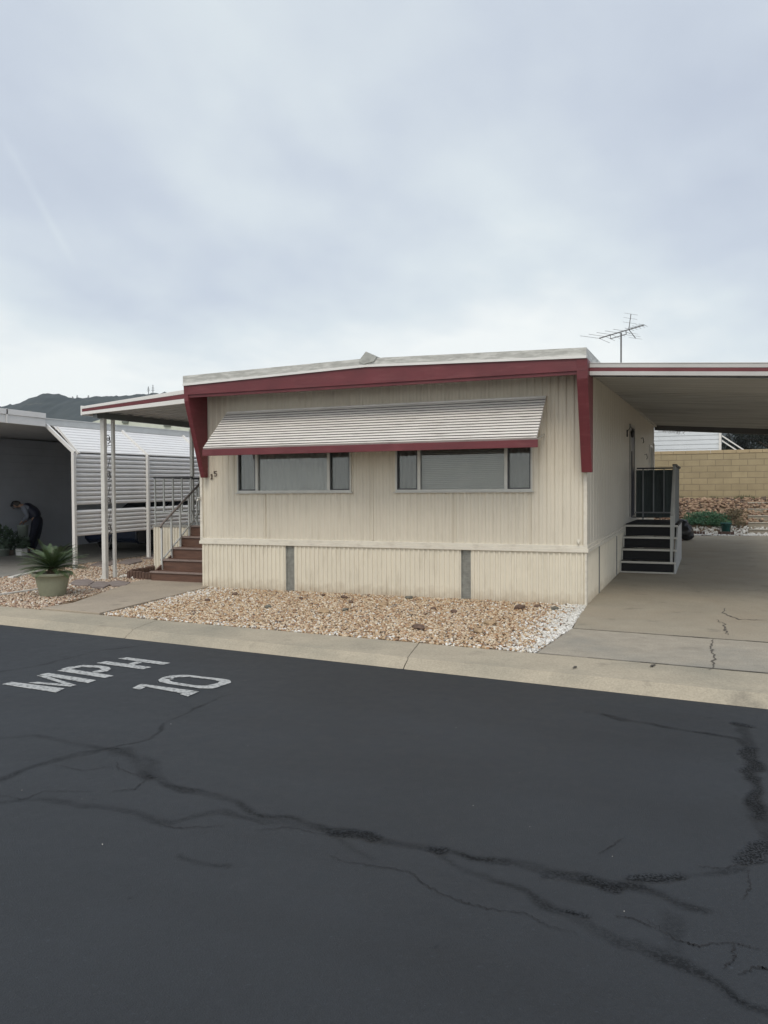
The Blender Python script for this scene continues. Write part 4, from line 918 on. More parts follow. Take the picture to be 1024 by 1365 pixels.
mb.build('slanted_screen', LOUV, nc)

# dark car parked behind the screens
car = thing('parked_car', 'dark car parked in shade behind the white louvred screens', 'car', (-12.75, 7.1, gz(7)))
CARP = mat('dark_blue_paint', (.012, .018, .04), .25, .1, 3)
cx_, cy0, cy1 = -12.75, 4.95, 9.35; zg = gz(7)
prof = [(4.95, .35), (4.95, .62), (5.05, .74), (5.9, .88), (6.5, 1.30), (6.9, 1.42), (8.0, 1.43), (8.55, 1.30), (9.0, .98), (9.32, .92), (9.35, .50), (9.25, .28), (5.05, .25)]
mb = MB(); k = len(mb.v); rows = []
for f_, w_ in ((-1, .80), (-.96, .88), (-.5, .90), (.5, .90), (.96, .88), (1, .80)):
    rows.append([(cx_+ (f_/abs(f_))*(w_*(1 if zz_ < .95 else .78)) if abs(f_) > .9 else cx_+f_*.8, yy_, zz_+zg) for yy_, zz_ in prof])
for r_ in rows: mb.v += r_
n = len(prof)
for i in range(5):
    for j in range(n): jj = (j+1) % n; mb.f.append((k+i*n+j, k+i*n+jj, k+(i+1)*n+jj, k+(i+1)*n+j))
mb.f.append(tuple(range(k, k+n))); mb.f.append(tuple(range(k+5*n, k+6*n))[::-1])
mb.build('body', CARP, car, bevel=.03)
for x in (-.80, .80):
    for y in (5.75, 8.5):
        mb = MB(); mb.tube([(cx_+x-.1, y, .32+zg), (cx_+x+.1, y, .32+zg)], .32, 20); w = mb.build('wheel', mat('tyre', (.012, .012, .012), .8), car)
        mb = MB(); mb.tube([(cx_+x-.105, y, .32+zg), (cx_+x+.105, y, .32+zg)], .18, 10); mb.build('rim', mat('rim_grey', (.25, .25, .26), .35, metal=.6), w)
for x in (-.6, .6):
    mb = MB(); mb.box(cx_+x-.16, cx_+x+.16, 4.90, 4.97, .60+zg, .72+zg); mb.build('headlight', mat('lens', (.5, .52, .55), .1), car, bevel=.02)
mb = MB(); mb.prism([(cx_-.66, 5.98, .93+zg), (cx_+.66, 5.98, .93+zg), (cx_+.6, 6.5, 1.30+zg), (cx_-.6, 6.5, 1.30+zg)], (0, -.01, .012)); mb.build('windscreen', mat('car_glass', (.02, .025, .03), .08), car)

# ------------------------------------------------------------------ potted sago palm
px_, py_ = -7.98, -1.80
pp = thing('potted_palm', 'bushy green sago palm in a pale green round pot on the gravel', 'potted plant', (px_, py_, 0))
POT = mat('sage_pot', (.30, .31, .22), .55, .08, 4, extra=streaks((.20, .20, .15), .5, (4, 4, 3)))
mb = MB(); mb.lathe((px_, py_, 0), [(r_*1.1, z_) for r_, z_ in [(0, .0), (.165, .0), (.175, .02), (.215, .22), (.228, .285), (.232, .29), (.232, .305), (.24, .31), (.268, .318), (.275, .33), (.275, .362), (.268, .37), (.245, .368), (.24, .34), (0, .33)]], 40); mb.build('pot', POT, pp, smooth=True).data.shade_smooth()
mb = MB(); mb.lathe((px_, py_, .33), [(0, .012), (.15, .008), (.243, .0)], 20); mb.build('soil', mat('potting_soil', (.05, .035, .025), .95), pp)
mb = MB(); mb.lathe((px_, py_, .33), [(.0, .13), (.05, .12), (.075, .07), (.085, 0)], 12); mb.build('trunk', mat('palm_trunk', (.08, .055, .035), .9, .3, 20, .5, 40), pp)
LEAF = mat('cycad_leaf', (.040, .075, .028), .42, .35, 3, col2=(.085, .125, .045), perisland=.25)
mb = MB(); rr = random.Random(5); nf = 82
for i in range(nf):
    az = i*2.39996+rr.uniform(-.15, .15); lev = (i+.5)/nf                     # 0 = upright inner, 1 = drooping outer
    el = rad(66-60*lev**.75+rr.uniform(-9, 9)); Ln = rr.uniform(.46, .62); curl = rad(rr.uniform(18, 44)-4*lev)
    p = Vector((px_, py_, .43)); dirh = Vector((math.cos(az), math.sin(az), 0)); side_ = Vector((-math.sin(az), math.cos(az), 0)); sg = 15; pts = [p.copy()]; a = el
    for s_ in range(sg):
        a -= curl/sg; p = p+(dirh*math.cos(a)+Vector((0, 0, math.sin(a))))*Ln/sg; pts.append(p.copy())
    mb.tube(pts, [.006*(1-.8*k/sg) for k in range(sg+1)], 4, False)
    for k in range(5, sg*3+1):
        t = k/3; i0 = min(int(t), sg-1); q_ = pts[i0].lerp(pts[i0+1], t-i0); tan = (pts[i0+1]-pts[i0]).normalized(); nrm_ = side_.cross(tan)
        ll_ = .105*math.sin(math.pi*min(1, (t/sg)*.86+.12))**.7*.72+.010
        for s_ in (1, -1):
            dv = (side_*s_*.80+tan*.52+nrm_*(-.28)).normalized(); w_ = tan*.0036
            tip = q_+dv*ll_-Vector((0, 0, ll_*.12)); mid_ = q_+dv*ll_*.5
            mb.quad(q_-w_, mid_-w_*.9+nrm_*.004, tip, mid_+w_*.9+nrm_*.004, q_+w_)
mb.build('fronds', LEAF, pp)

# ------------------------------------------------------------------ foliage helpers
def leaves(mb, c, rad3, n, size, seed, shell=.35, droop=0):
    r = np.random.default_rng(seed)
    for _ in range(n):
        d = r.normal(size=3); d /= np.linalg.norm(d); rr_ = (shell+(1-shell)*r.random())**.6
        p = Vector((c[0]+d[0]*rad3[0]*rr_, c[1]+d[1]*rad3[1]*rr_, c[2]+d[2]*rad3[2]*rr_))
        a = Vector(r.normal(size=3)).normalized(); b = a.orthogonal().normalized(); s_ = size*r.uniform(.6, 1.3)
        mb.quad(p-a*s_, p+b*s_*.35, p+a*s_, p-b*s_*.35)
# plants beside the person in the neighbouring carport
PLD = mat('shade_leaf', (.045, .075, .045), .5, .3, 4, perisland=.3)
def potplant(px, py, potr, poth, potm, rad3, n, size, seed, lab, name='potted_plant', cat='potted plant', z=.04):
    c = at(px, py, z); t = thing(name, lab, cat, (c.x, c.y, z), 'pots along the neighbouring wall')
    mb = MB(); mb.lathe(c, [(0, 0), (potr*.72, 0), (potr*.95, poth*.85), (potr, poth*.86), (potr, poth), (potr*.9, poth), (potr*.88, poth*.9), (0, poth*.88)], 16); mb.build('pot', potm, t, smooth=True)
    mb = MB(); leaves(mb, (c.x, c.y, c.z+poth+rad3[2]*.8), rad3, n, size, seed)
    for k in range(6): a = k*1.05; mb.tube([(c.x, c.y, c.z+poth*.8), (c.x+.5*rad3[0]*math.cos(a), c.y+.5*rad3[0]*math.sin(a), c.z+poth+rad3[2]*1.2)], .006, 4)
    mb.build('foliage', PLD, t); return c
TERRA = mat('pale_pot', (.20, .23, .20), .7, .1, 6); WHP = mat('white_pot', (.66, .66, .64), .6, .05, 6)
potplant(4, 742, .17, .2, TERRA, (.30, .25, .33), 260, .07, 1, 'leafy plant in a pale green pot at the very left edge')
potplant(14.5, 741, .085, .15, mat('clay_pot', (.28, .22, .18), .8), (.16, .16, .17), 120, .05, 2, 'small plant in a little clay pot between two bigger plants')
c = at(29, 741, .04); t = thing('planter_box', 'white square planter with dark bushy plant by the bending person', 'planter', (c.x, c.y, .04), 'pots along the neighbouring wall')
mb = MB(); mb.box(c.x-.10, c.x+.10, c.y-.1, c.y+.1, .04, .22); mb.box(c.x-.11, c.x+.11, c.y-.11, c.y+.11, .20, .225); mb.build('box', WHP, t, bevel=.01)
mb = MB(); leaves(mb, (c.x-.06, c.y+.05, .38), (.26, .18, .17), 260, .055, 9); mb.build('foliage', PLD, t)
c2 = at(20, 738, .04); t = thing('wire_plant_stand', 'pale wiry round plant behind the small clay pot', 'plant', (c2.x, c2.y, .04), 'pots along the neighbouring wall')
mb = MB(); leaves(mb, (c2.x-.05, c2.y+.15, .40), (.22, .15, .26), 170, .05, 12); mb.build('foliage', mat('grey_leaf', (.10, .13, .11), .6, .3, 5), t)
mb = MB(); mb.lathe((c2.x-.05, c2.y+.15, .04), [(0, 0), (.10, 0), (.13, .17), (.11, .17), (0, .15)], 14); mb.build('pot', TERRA, t)
# tall tub the person leans over
c3 = at(30, 738, .05); c3 = Vector((c3.x-.10, c3.y+.12, .05))
tb = thing('garden_tub', 'pale green tub on a dark stand that the person reaches into', 'tub', c3)
mb = MB()
for a in (0, 1, 2, 3):
    x_, y_ = c3.x+.11*math.cos(a*1.57+.78), c3.y+.11*math.sin(a*1.57+.78); mb.tube([(x_, y_, .05), (x_, y_, .46)], .012, 6)
mb.lathe((c3.x, c3.y, .44), [(.0, 0), (.15, 0), (.15, .02), (0, .02)], 12); mb.build('stand', DARKMET, tb)
mb = MB(); mb.lathe((c3.x, c3.y, .46), [(0, 0), (.115, 0), (.14, .30), (.15, .31), (.15, .33), (.13, .33), (.12, .28), (0, .26)], 18); mb.build('tub', mat('sage_tub', (.23, .27, .235), .6, .1, 5), tb, smooth=True)

# ------------------------------------------------------------------ person bending over the plants
F0 = at(41, 736.5, .045); IL = Vector((.931, .365, 0)).normalized(); DP = Vector((-.365, .931, 0))   # picture right, away from the camera
U = .0191*1.0
pr = thing('person', 'person bending over in navy padded vest, grey sleeves and dark trousers', 'person', F0)
def P3(u, v_, d=0): return F0+IL*u+DP*d+Vector((0, 0, v_))
def skin(name, pts, edges, m, parent, sub=2):
    me = bpy.data.meshes.new(name); off = ORG[parent.name]
    me.from_pydata([tuple(p[0]-off) for p in pts], edges, []); me.materials.append(m)
    o = bpy.data.objects.new(name, me); COL.objects.link(o); o.parent = parent; ORG[o.name] = off
    sk = o.modifiers.new('s', 'SKIN'); sk.use_smooth_shade = True
    for i, p in enumerate(pts):
        r = p[1]; me.skin_vertices[0].data[i].radius = (r, r) if not isinstance(r, tuple) else r
    me.skin_vertices[0].data[0].use_root = True
    ss = o.modifiers.new('ss', 'SUBSURF'); ss.levels = sub; ss.render_levels = sub; return o
SKIN = mat('skin', (.36, .22, .16), .55, .05, 10); NAVY = mat('navy_trousers', (.010, .012, .028), .8, .2, 8); VEST = mat('navy_vest', (.014, .017, .038), .55, .3, 14, .8, 20); SLV = mat('grey_sleeve', (.20, .22, .27), .85, .12, 10, .4, 60); SHOE = mat('white_shoe', (.52, .52, .53), .7, .1, 8); HAIR = mat('grey_brown_hair', (.06, .05, .042), .7, .3, 30, .5, 60)
hip = P3(.21, .88)
# one continuous body: pelvis, spine, neck, head, arms, legs
pts = [(hip, .112), (P3(.11, 1.05), .108), (P3(-.02, 1.18), .115), (P3(-.13, 1.235), .09), (P3(-.22, 1.25), .052), (P3(-.30, 1.265), .055), (P3(-.37, 1.275), .088), (P3(-.43, 1.255), .078)]
edges = [(i, i+1) for i in range(7)]
def chain(start, lst):
    k = start
    for p in lst: pts.append(p); edges.append((k, len(pts)-1)); k = len(pts)-1
    return k
ends = []
for s_ in (-1, 1):
    chain(0, [(P3(.20, .80, .09*s_), .098), (P3(.13+.02*s_, .47, .10*s_), .066), (P3(.05+.02*s_, .20, .11*s_), .052), (P3(.01, .075, .11*s_), .04), (P3(-.14, .035, .12*s_), .034)])
    w = chain(2, [(P3(-.07, 1.19, .17*s_), .068), (P3(.03 if s_ < 0 else -.08, .97, .20*s_), .045), (P3(-.17, .83, .10*s_), .030), (P3(-.205, .80, .09*s_), .030)])
    ends.append(w)
body = skin('body', pts, edges, SKIN, pr)
tp_ = [(hip, .152), (P3(.13, 1.0), .140)]; te_ = [(0, 1)]
for s_ in (-1, 1):
    k0 = len(tp_); tp_ += [(P3(.20, .80, .09*s_), .118), (P3(.13+.02*s_, .47, .10*s_), .088), (P3(.05+.02*s_, .22, .11*s_), .076), (P3(.015, .085, .11*s_), .07)]
    te_ += [(0, k0), (k0, k0+1), (k0+1, k0+2), (k0+2, k0+3)]
skin('trousers', tp_, te_, NAVY, pr)
def torso(name, grow, armn, m):
    q = [(P3(.20, .89), .142+grow), (P3(.10, 1.05), .135+grow), (P3(-.03, 1.18), .135+grow), (P3(-.13, 1.235), .09+grow)]; e = [(0, 1), (1, 2), (2, 3)]
    for s_ in (-1, 1):
        arm = [(P3(-.07, 1.19, .17*s_), .068+grow), (P3(.03 if s_ < 0 else -.08, .97, .20*s_), .045+grow), (P3(-.165, .84, .105*s_), .032+grow)][:armn]; k = 2
        for p in arm: q.append(p); e.append((k, len(q)-1)); k = len(q)-1
    skin(name, q, e, m, pr)
torso('sweater', .014, 3, SLV); torso('vest', .034, 1, VEST)
for s_ in (-1, 1):
    sh = skin('shoe', [(P3(.03, .05, .11*s_), .052), (P3(-.07, .045, .115*s_), .050), (P3(-.17, .035, .12*s_), .038)], [(0, 1), (1, 2)], SHOE, pr)
    hb = P3(-.205, .80, .09*s_)     # fingers and thumb
    for j in range(5):
        off = (j-1.6)*.018 if j < 4 else -.05
        d1 = IL*(-.03)+Vector((0, 0, -.04)) if j < 4 else IL*(-.01)+DP*(-.02*s_)+Vector((0, 0, -.03))
        b0 = hb+DP*off*.9; skin('hand_finger', [(b0, .010), (b0+d1*(.9-.08*abs(j-1.5)), .009), (b0+d1*1.5+IL*.012, .007)], [(0, 1), (1, 2)], SKIN, pr, 1)
skin('hair', [(P3(-.25, 1.275), .062), (P3(-.32, 1.295), .090), (P3(-.385, 1.31), .094), (P3(-.43, 1.30), .07)], [(0, 1), (1, 2), (2, 3)], HAIR, pr)
skin('cap', [(P3(-.385, 1.325), .080), (P3(-.435, 1.305), .080), (P3(-.475, 1.27), (.07, .03)), (P3(-.52, 1.225), (.055, .018))], [(0, 1), (1, 2), (2, 3)], mat('dark_cap', (.03, .035, .045), .8), pr)
mb = MB(); fc = P3(-.45, 1.205)
mb.tube([P3(-.44, 1.19), P3(-.462, 1.17)], [.012, .006], 6); mb.build('nose', SKIN, pr)
mb = MB()
for s_ in (-1, 1): mb.tube([P3(-.475, 1.215, .032*s_), P3(-.482, 1.212, .032*s_)], .008, 6)
mb.tube([P3(-.425, 1.175, -.02), P3(-.425, 1.175, .02)], .005, 5)
mb.build('face_features', mat('dark_brown_eye', (.03, .018, .014), .4), pr)

# ------------------------------------------------------------------ behind the carport: slope, block wall, planting
WY = 18.0
def bank(x, y): 
    t = min(1, max(0, (y-16.15)/(WY-16.3))); t = t*t*(3-2*t); return .2+1.11*t
mb = MB(); nxx, nyy = 60, 24
for j in range(nyy+1):
    for i in range(nxx+1):
        x = -5+15*i/nxx; y = 15.0+3.6*j/nyy; mb.v.append((x, y, bank(x, y)-.02+.05*mnoise.noise(Vector((x*1.7, y*1.7, 0)))*(1 if y > 16.3 else 0)))
for j in range(nyy):
    for i in range(nxx): a = j*(nxx+1)+i; mb.f.append((a, a+1, a+nxx+2, a+nxx+1))
struct(mb.build('bank', mat('bank_soil', (.20, .15, .10), .95, .25, 3, .6, 30), smooth=True))
PEBR = peb_mat('bank_rock', [(0, (.28, .19, .13)), (.3, (.40, .29, .20)), (.5, (.19, .12, .08)), (.7, (.33, .23, .15)), (.85, (.11, .08, .06))])
scatter('rubble', [(-1, 16.75), (6, 16.75), (6, 17.9), (-1, 17.9)], 2600, .03, .085, bank, PEBR, 'reddish brown rubble on the bank below the block wall', None, .6)
scatter('gravel', [(-.5, 15.35), (5, 16.0), (5, 16.75), (-.5, 16.6)], 3500, .02, .045, lambda x, y: bank(x, y), PEBR, 'white gravel strip at the end of the driveway', lambda x, y: .93)
def brick_extra(M, nn, ll, b, tcn, out):
    sx = nn.new('ShaderNodeSeparateXYZ'); ll.new(tcn.outputs['Object'], sx.inputs[0]); cb = nn.new('ShaderNodeCombineXYZ'); ll.new(sx.outputs[0], cb.inputs[0]); ll.new(sx.outputs[2], cb.inputs[1])
    br = nn.new('ShaderNodeTexBrick'); ll.new(cb.outputs[0], br.inputs['Vector']); br.inputs['Scale'].default_value = 1; br.inputs['Brick Width'].default_value = .50; br.inputs['Row Height'].default_value = .2085; br.inputs['Mortar Size'].default_value = .010; br.inputs['Mortar Smooth'].default_value = .3
    br.inputs['Color1'].default_value = (.47, .385, .235, 1); br.inputs['Color2'].default_value = (.41, .335, .205, 1); br.inputs['Mortar'].default_value = (.32, .26, .17, 1)
    hs = nn.new('ShaderNodeMix'); hs.data_type = 'RGBA'; hs.blend_type = 'MULTIPLY'; hs.inputs[0].default_value = .35; ll.new(br.outputs[0], hs.inputs[6])
    n = nn.new('ShaderNodeTexNoise'); n.inputs['Scale'].default_value = 3; n.inputs['Detail'].default_value = 8; ll.new(tcn.outputs['Object'], n.inputs['Vector']); ll.new(n.outputs[0], hs.inputs[7]); ll.new(hs.outputs[2], b.inputs['Base Color'])
    bp = nn.new('ShaderNodeBump'); bp.inputs['Distance'].default_value = .012; bp.inputs['Strength'].default_value = .8; bp.invert = True; ll.new(br.outputs['Fac'], bp.inputs['Height']); ll.new(bp.outputs[0], b.inputs['Normal'])
BRK = mat('tan_block', (.47, .37, .21), .9, .08, 3, extra=brick_extra)
bw = thing('block_wall', 'tan concrete block wall behind the carport', 'wall', (2, WY, 1.2))
mb = MB(); mb.box(-12, 12, WY, WY+.2, 1.2, 2.87); mb.build('blocks', BRK, bw)
mb = MB()
for i in range(60): x = -12+i*.40; mb.box(x+.003, x+.397, WY-.015, WY+.215, 2.872, 2.985)
mb.build('cap_blocks', mat('cap_block', (.42, .33, .20), .9, .1, 2, .3, 60), bw, bevel=.006)
GRS = mat('weed_leaf', (.07, .085, .035), .7, .35, 3, perisland=.3)
mb = MB(); r_ = random.Random(4)
for _ in range(1500):
    x = r_.uniform(-.5, 5); dens = mnoise.noise(Vector((x*1.3, 0, 0)))+.55
    if r_.random() > dens*1.2: continue
    y = WY-.05-abs(r_.gauss(0, .10)); z = bank(x, y); h = r_.uniform(.05, .20)*dens; a = r_.uniform(0, 6.28); b_ = Vector((math.cos(a), math.sin(a), 0))*.012; l_ = Vector((r_.uniform(-.05, .05), r_.uniform(-.05, .05), h)); p = Vector((x, y, z))
    mb.quad(p-b_, p+b_, p+l_)
tag(mb.build('weeds', GRS), 'thin weeds along the foot of the block wall', None, None, 'stuff')
SHR = mat('shrub_leaf', (.028, .095, .048), .6, .25, 3, col2=(.055, .14, .06), perisland=.3)
sb = thing('ground_shrub', 'low spreading green shrub on the bank', 'shrub', (1.45, 16.9, .5))
mb = MB()
for i, (x, y, z, a, b_, c_) in enumerate([(1.15, 16.9, .72, .42, .35, .20), (1.5, 16.85, .76, .45, .35, .22), (1.85, 16.9, .72, .42, .35, .17), (1.35, 16.7, .60, .5, .3, .15), (1.9, 16.75, .55, .4, .3, .15), (1.0, 16.85, .6, .35, .3, .15)]):
    leaves(mb, (x, y, z), (a, b_, c_), 900, .035, 40+i, .2)
mb.build('foliage', SHR, sb)
mb = MB()
for k in range(8): a = k*.8; mb.tube([(1.45, 16.9, bank(0, 16.9)-.02), (1.45+.6*math.cos(a), 16.9+.3*math.sin(a), .75)], .015, 5)
mb.build('stems', mat('stem', (.08, .06, .04), .9), sb)
s2 = thing('dry_shrub', 'brownish green straggly shrub beside the timber steps', 'shrub', (2.3, 16.9, .6))
mb = MB(); leaves(mb, (2.35, 16.95, .80), (.36, .3, .25), 650, .035, 77, .1); leaves(mb, (2.45, 16.7, .55), (.25, .25, .18), 400, .03, 78, .1); mb.build('foliage', mat('dry_leaf', (.13, .11, .06), .8, .35, 3, perisland=.35), s2)
mb = MB()
for k in range(9): a = k*.7; mb.tube([(2.35, 16.9, bank(0, 16.9)-.02), (2.35+.3*math.cos(a), 16.9+.25*math.sin(a), 1.0)], .008, 4)
mb.build('stems', MATS['stem'], s2)
tp = atY(968, 701, 16.35); mb = MB(); mb.lathe((tp.x, 16.35, .24), [(0, 0), (.12, 0), (.16, .30), (.175, .30), (.175, .34), (.15, .34), (.14, .28), (0, .26)], 18); tag(mb.build('flower_pot', mat('teal_glaze', (.012, .085, .075), .25, .15, 5), loc=(tp.x, 16.35, .24), smooth=True), 'dark teal flower pot in front of the green shrub', 'pot')
BRM = mat('red_brick', (.11, .065, .05), .85, .3, 8, .4, 40)
for (pa, pb2, lab) in (((957, 707), (979, 707), 'low row of dark bricks in front of the teal pot'), ((925, 709), (940, 709), 'short row of dark bricks in the white gravel near the deck')):
    A_, B_ = atY(*pa, 15.9), atY(*pb2, 15.9); mb = MB(); n = 4
    for i in range(n): xa = A_.x+(B_.x-A_.x)*i/n; mb.box(xa+.005, xa+(B_.x-A_.x)/n-.005, 15.85, 15.98, .18, .31)
    tag(mb.build('brick_row', BRM, loc=(A_.x, 15.9, .19), bevel=.006), lab, 'bricks', 'brick borders behind the driveway')
ts = thing('timber_steps', 'weathered grey timber steps climbing the bank at the right edge', 'steps', (3.4, 16.3, .3))
TIM = mat('weathered_timber', (.27, .235, .18), .85, .2, 2, .4, 30, stretch=(1, 6, 8), col2=(.36, .32, .26))
for i in range(5):
    y = 16.35+i*.27; z = .32+i*.21
    mb = MB(); mb.box(2.72, 4.5, y, y+.15, z-.17, z+.03); mb.build('riser', TIM, ts, bevel=.01)
    mb = MB(); mb.box(2.73, 4.5, y-.02, y+.30, z+.035, z+.06); mb.build('tread', mat('pale_timber', (.46, .43, .36), .8, .12, 3, .3, 30, stretch=(1, 6, 8)), ts, bevel=.005)
# dark covered heap by the deck
bgp = thing('dark_bag', 'crumpled black bag slumped on the driveway behind the side steps', 'bag', (1.0, 13.6, gz(13.6)))
bm = bmesh.new(); bmesh.ops.create_icosphere(bm, subdivisions=4, radius=1); mb = MB()
cbag = atY(911, 704, 13.4)
for v in bm.verts:
    p = v.co*(1+.25*mnoise.noise(v.co*1.6)+.13*mnoise.noise(v.co*5)+.05*mnoise.noise(v.co*13)); t = (p.z+1)/2
    p = Vector((p.x*(.44-.18*t)-.05*t, p.y*(.3-.12*t), max(-.98, p.z)*.31)); mb.v.append((cbag.x+p.x-.02, 13.4+p.y, gz(13.4)+.30+p.z))
for f in bm.faces: mb.f.append(tuple(v.index for v in f.verts))
bm.free(); mb.build('bag', mat('black_plastic', (.012, .012, .013), .35, .3, 6), bgp, smooth=True)
for i, (px, py, lab) in enumerate(((1016, 707, 'dark rock at the foot of the timber steps'), (909, 722, 'flat dark scrap of debris on the driveway end'))):
    c = at(px, py, .2); mb = MB(); rockmesh(mb, (c.x, c.y, .24), .09 if i == 0 else .05, .5, 90+i); tag(mb.build('rock', ROCKD, loc=(c.x, c.y, .2)), lab, 'rock')

# white lap sided house beyond the block wall
wh = thing('white_house', 'white lap sided house showing above the block wall', 'house', (-2, 24, 0))
mb = MB()
for i in range(26):
    z = .2+i*.185; mb.prism([(-14, 24, z), (-14, 23.975, z), (-14, 23.994, z+.185), (-14, 24, z+.185)], (15.95, 0, 0))
mb.box(-14, 1.95, 24, 30, 0, 5.0); mb.build('wall', mat('white_lap', (.66, .70, .73), .6, .04, 2), wh)
mb = MB(); mb.prism([(-14.3, 23.6, 4.95), (-14.3, 27, 5.9), (-14.3, 30.4, 4.95), (-14.3, 30.4, 5.05), (-14.3, 27, 6.02), (-14.3, 23.6, 5.05)], (16.6, 0, 0)); mb.build('roof', mat('house_roof', (.3, .3, .3), .8), wh)
mb = MB(); mb.box(1.90, 2.0, 23.93, 24.05, .2, 5.0); mb.build('corner_board', WHITEAL, wh)
mb = MB(); mb.bar((2.02, 24, 3.85), (2.9, 24, 3.2), .05); mb.bar((2.02, 24, 3.65), (2.9, 24, 3.0), .05); mb.build('stair_rail', WHITEAL, wh)

def tree(name, lab, base, h, crown, seed, leafm, n, size, nb_=7, group=None, tr=.16, barkc=None):
    r = random.Random(seed); t = thing(name, lab, 'tree', base, group); base = Vector(base)
    bark = mat('bark', (.055, .042, .032), .9, .3, 6, .6, 30); mb = MB(); top = base+Vector((r.uniform(-.2, .2), r.uniform(-.2, .2), h*.62))
    mb.tube([base-Vector((0, 0, .2)), base.lerp(top, .35)+Vector((.06, 0, 0)), base.lerp(top, .7)-Vector((.05, 0, 0)), top], [tr, tr*.8, tr*.6, tr*.35], 8)
    cl = []
    for i in range(nb_):
        a = i*2.4+r.uniform(-.3, .3); st_ = base.lerp(top, r.uniform(.45, 1)); l_ = crown*r.uniform(.5, 1.0)
        e1 = st_+Vector((math.cos(a)*l_*.5, math.sin(a)*l_*.5, h*.12)); e2 = st_+Vector((math.cos(a)*l_, math.sin(a)*l_, h*r.uniform(.12, .36)))
        mb.tube([st_, e1, e2], [tr*.35, tr*.22, tr*.08], 6); cl += [(e2, 1.), (e1.lerp(e2, .5), .75)]
        for k in range(3):
            e3 = e1.lerp(e2, r.random())+Vector((r.uniform(-1, 1), r.uniform(-1, 1), r.uniform(-.3, .8)))*crown*.3; mb.tube([e1.lerp(e2, .4), e3], [tr*.1, tr*.03], 4); cl.append((e3, .6))
    mb.build('trunk', bark, t); mb = MB()
    for i, (p, s_) in enumerate(cl): leaves(mb, p, (crown*.36*s_, crown*.36*s_, h*.085*s_+.1), n, size, seed*100+i, .1)
    mb.build('crown', leafm, t); return t
TL = mat('tree_leaf', (.022, .030, .020), .55, .3, 2, perisland=.35)
tree('shade_tree', 'dark leafy tree beyond the right end of the block wall', (4.3, 26, .3), 5.4, 2.7, 3, TL, 330, .07, 11)
mb = MB()
# bare twigs hanging in the gap above the wall
bt = thing('bare_tree', 'thin bare tree with twigs hanging in front of the white house', 'tree', (-1.4, 22.5, .3)); r = random.Random(8)
def twig(mb, p, d, l, w, dep):
    q_ = p+d*l; mb.tube([p, p.lerp(q_, .5)+Vector((r.uniform(-.05, .05), 0, r.uniform(-.05, .05))), q_], [w, w*.8, w*.6], 5)
    if dep:
        for _ in range(3): nd = (d+Vector((r.uniform(-.8, .8), r.uniform(-.5, .5), r.uniform(-.6, .5)))).normalized(); twig(mb, q_, nd, l*.68, w*.55, dep-1)
mb.tube([(-1.4, 22.5, .2), (-1.35, 22.5, 2.5), (-1.0, 22.5, 4.3), (-.3, 22.4, 5.0), (.5, 22.4, 4.75)], [.08, .07, .05, .035, .02], 6)
for a in range(6): twig(mb, Vector((-.2+.17*a, 22.4, 4.95-.03*a)), Vector((.25*math.cos(a*1.9), .2, -1)).normalized(), .42, .014, 3)
for a in range(5): twig(mb, Vector((-1.1+.15*a, 22.4, 4.3+.13*a)), Vector((.6*math.cos(a*2.2), .2, .8)).normalized(), .6, .02, 3)
mb.build('branches', mat('twig', (.07, .06, .05), .9), bt)

# ------------------------------------------------------------------ distance: pale house, hills, masts
ph = thing('pale_house', 'pale cream roofed house behind the louvred carport', 'house', (-27, 24, 0))
a_, b_ = atY(118, 566, 24), atY(262, 572, 24); c_ = atY(160, 553, 24)
mb = MB(); mb.box(a_.x-1, b_.x+3, 24.4, 30, 0, b_.z-.2); mb.build('wall', mat('pale_wall', (.50, .52, .44), .8), ph)
mb = MB(); mb.prism([(a_.x-.3, 24, a_.z), (c_.x, 24, c_.z+.12), (b_.x+3.2, 24, c_.z-.02), (b_.x+3.2, 24, b_.z-.45), (a_.x-.3, 24, a_.z-.35)], (0, 6, 0)); rf = mb.build('roof', mat('pale_roof', (.55, .58, .49), .8, .08, 1.5), ph)
for (px, py, s_) in ((166, 563, .28), (222, 567, .3)):
    p = atY(px, py, 23.95); mb = MB(); mb.box(p.x-.5*s_, p.x+.9*s_, 23.9, 24.0, p.z-.2*s_, p.z+.6*s_); mb.build('roof_vent', mat('vent_dark', (.14, .16, .13), .7), rf)
prof_h = [(-2200, 20), (-1500, 34), (-900, 46), (-700, 40), (-560, 46), (-500, 55), (-455, 61.5), (-437, 63), (-428, 65.8), (-413, 68.4), (-402, 67.5), (-391, 64.3), (-381, 63.5), (-371, 64.5), (-354, 63.5), (-330, 64), (-301, 63.5), (-250, 60), (-150, 46), (0, 30), (200, 22), (600, 14), (1500, 5)]
hx_ = [p[0] for p in prof_h]; hh = [p[1] for p in prof_h]
mb = MB(); nu, nv = 1500, 26
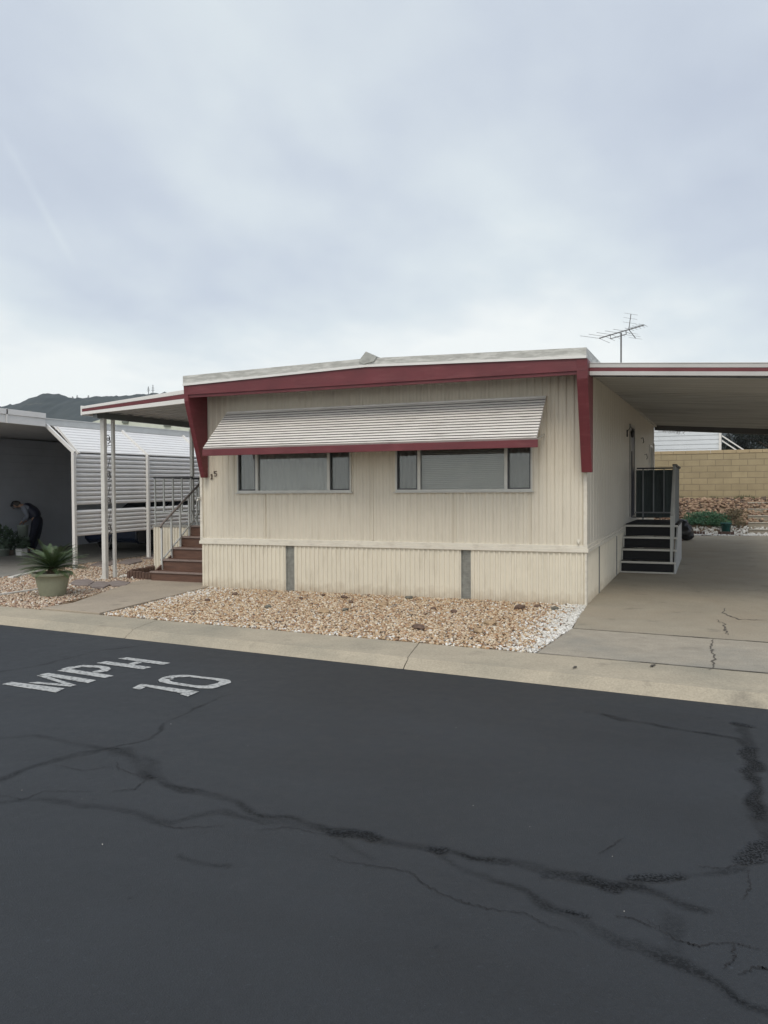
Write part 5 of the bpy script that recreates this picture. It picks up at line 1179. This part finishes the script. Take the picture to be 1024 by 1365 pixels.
for j in range(nv+1):
    f_ = j/nv; Y = 400-280*(1-f_)
    for i in range(nu+1):
        X = -2200+3000*(i/nu)
        if i: pass
        H = np.interp(X, hx_, hh); sc_ = 1; Xp = CAM.x+(X-CAM.x)*((Y-CAM.y)/(400-CAM.y))**.7
        nz = mnoise.fractal(Vector((X*.012, Y*.012, 3)), 1, 2, 5)
        z = H*(f_**1.25)*(1+.16*nz*(1-f_)*2)+mnoise.noise(Vector((X*.22, Y*.2, 7)))*.9*f_+max(0, mnoise.noise(Vector((X*.6, Y*.5, 2))))*1.3*f_
        mb.v.append((Xp, Y, z+1))
for j in range(nv):
    for i in range(nu): a = j*(nu+1)+i; mb.f.append((a, a+1, a+nu+2, a+nu+1))
k = len(mb.v)
HILL = mat('chaparral', (.020, .030, .032), .95, .3, .035, 0, 1, col2=(.038, .050, .048), detail=9, extra=streaks((.17, .16, .13), .5, (.06, .06, .12), .62, .72))
struct(mb.build('hill', HILL, smooth=True))
MST = mat('mast_grey', (.16, .17, .18), .7)
for i, (px, py, h) in enumerate(((97, 533, 2.2), (103, 533.5, 3.4), (118, 532.5, 2.8), (198, 524, 4.2), (204, 524, 5.2))):
    p = atY(px, py, 398); mb = MB(); mb.tube([(p.x, 398, p.z-6), (p.x, 398, p.z+h)], [.35, .15], 6)
    for k in range(4): mb.box(p.x-1.1+.2*k, p.x+1.1-.2*k, 397.9, 398.1, p.z+h*(.3+.18*k), p.z+h*(.3+.18*k)+.25)
    tag(mb.build('radio_mast', MST, loc=(p.x, 398, p.z-6)), ['first small mast on the hill ridge from the left', 'second mast on the hill ridge from the left, taller than its neighbours', 'mast on the ridge just left of the porch cover end', 'left mast of the pair showing above the porch cover', 'right and tallest mast of the pair showing above the porch cover'][i], 'mast', 'masts on the hill ridge')

# ------------------------------------------------------------------ air: a thin haze round the whole place
HZ = bpy.data.materials.new('air'); HZ.use_nodes = True; nn = HZ.node_tree.nodes; nn.clear()
pv = nn.new('ShaderNodeVolumePrincipled'); pv.inputs['Color'].default_value = (.80, .90, 1.0, 1); pv.inputs['Density'].default_value = .00018; pv.inputs['Anisotropy'].default_value = 0
ho = nn.new('ShaderNodeOutputMaterial'); HZ.node_tree.links.new(pv.outputs[0], ho.inputs['Volume'])
mb = MB(); mb.box(-3200, 3200, -95, 1510, -2, 95); tag(mb.build('haze', HZ), 'thin haze in the air over the street', None, None, 'stuff')
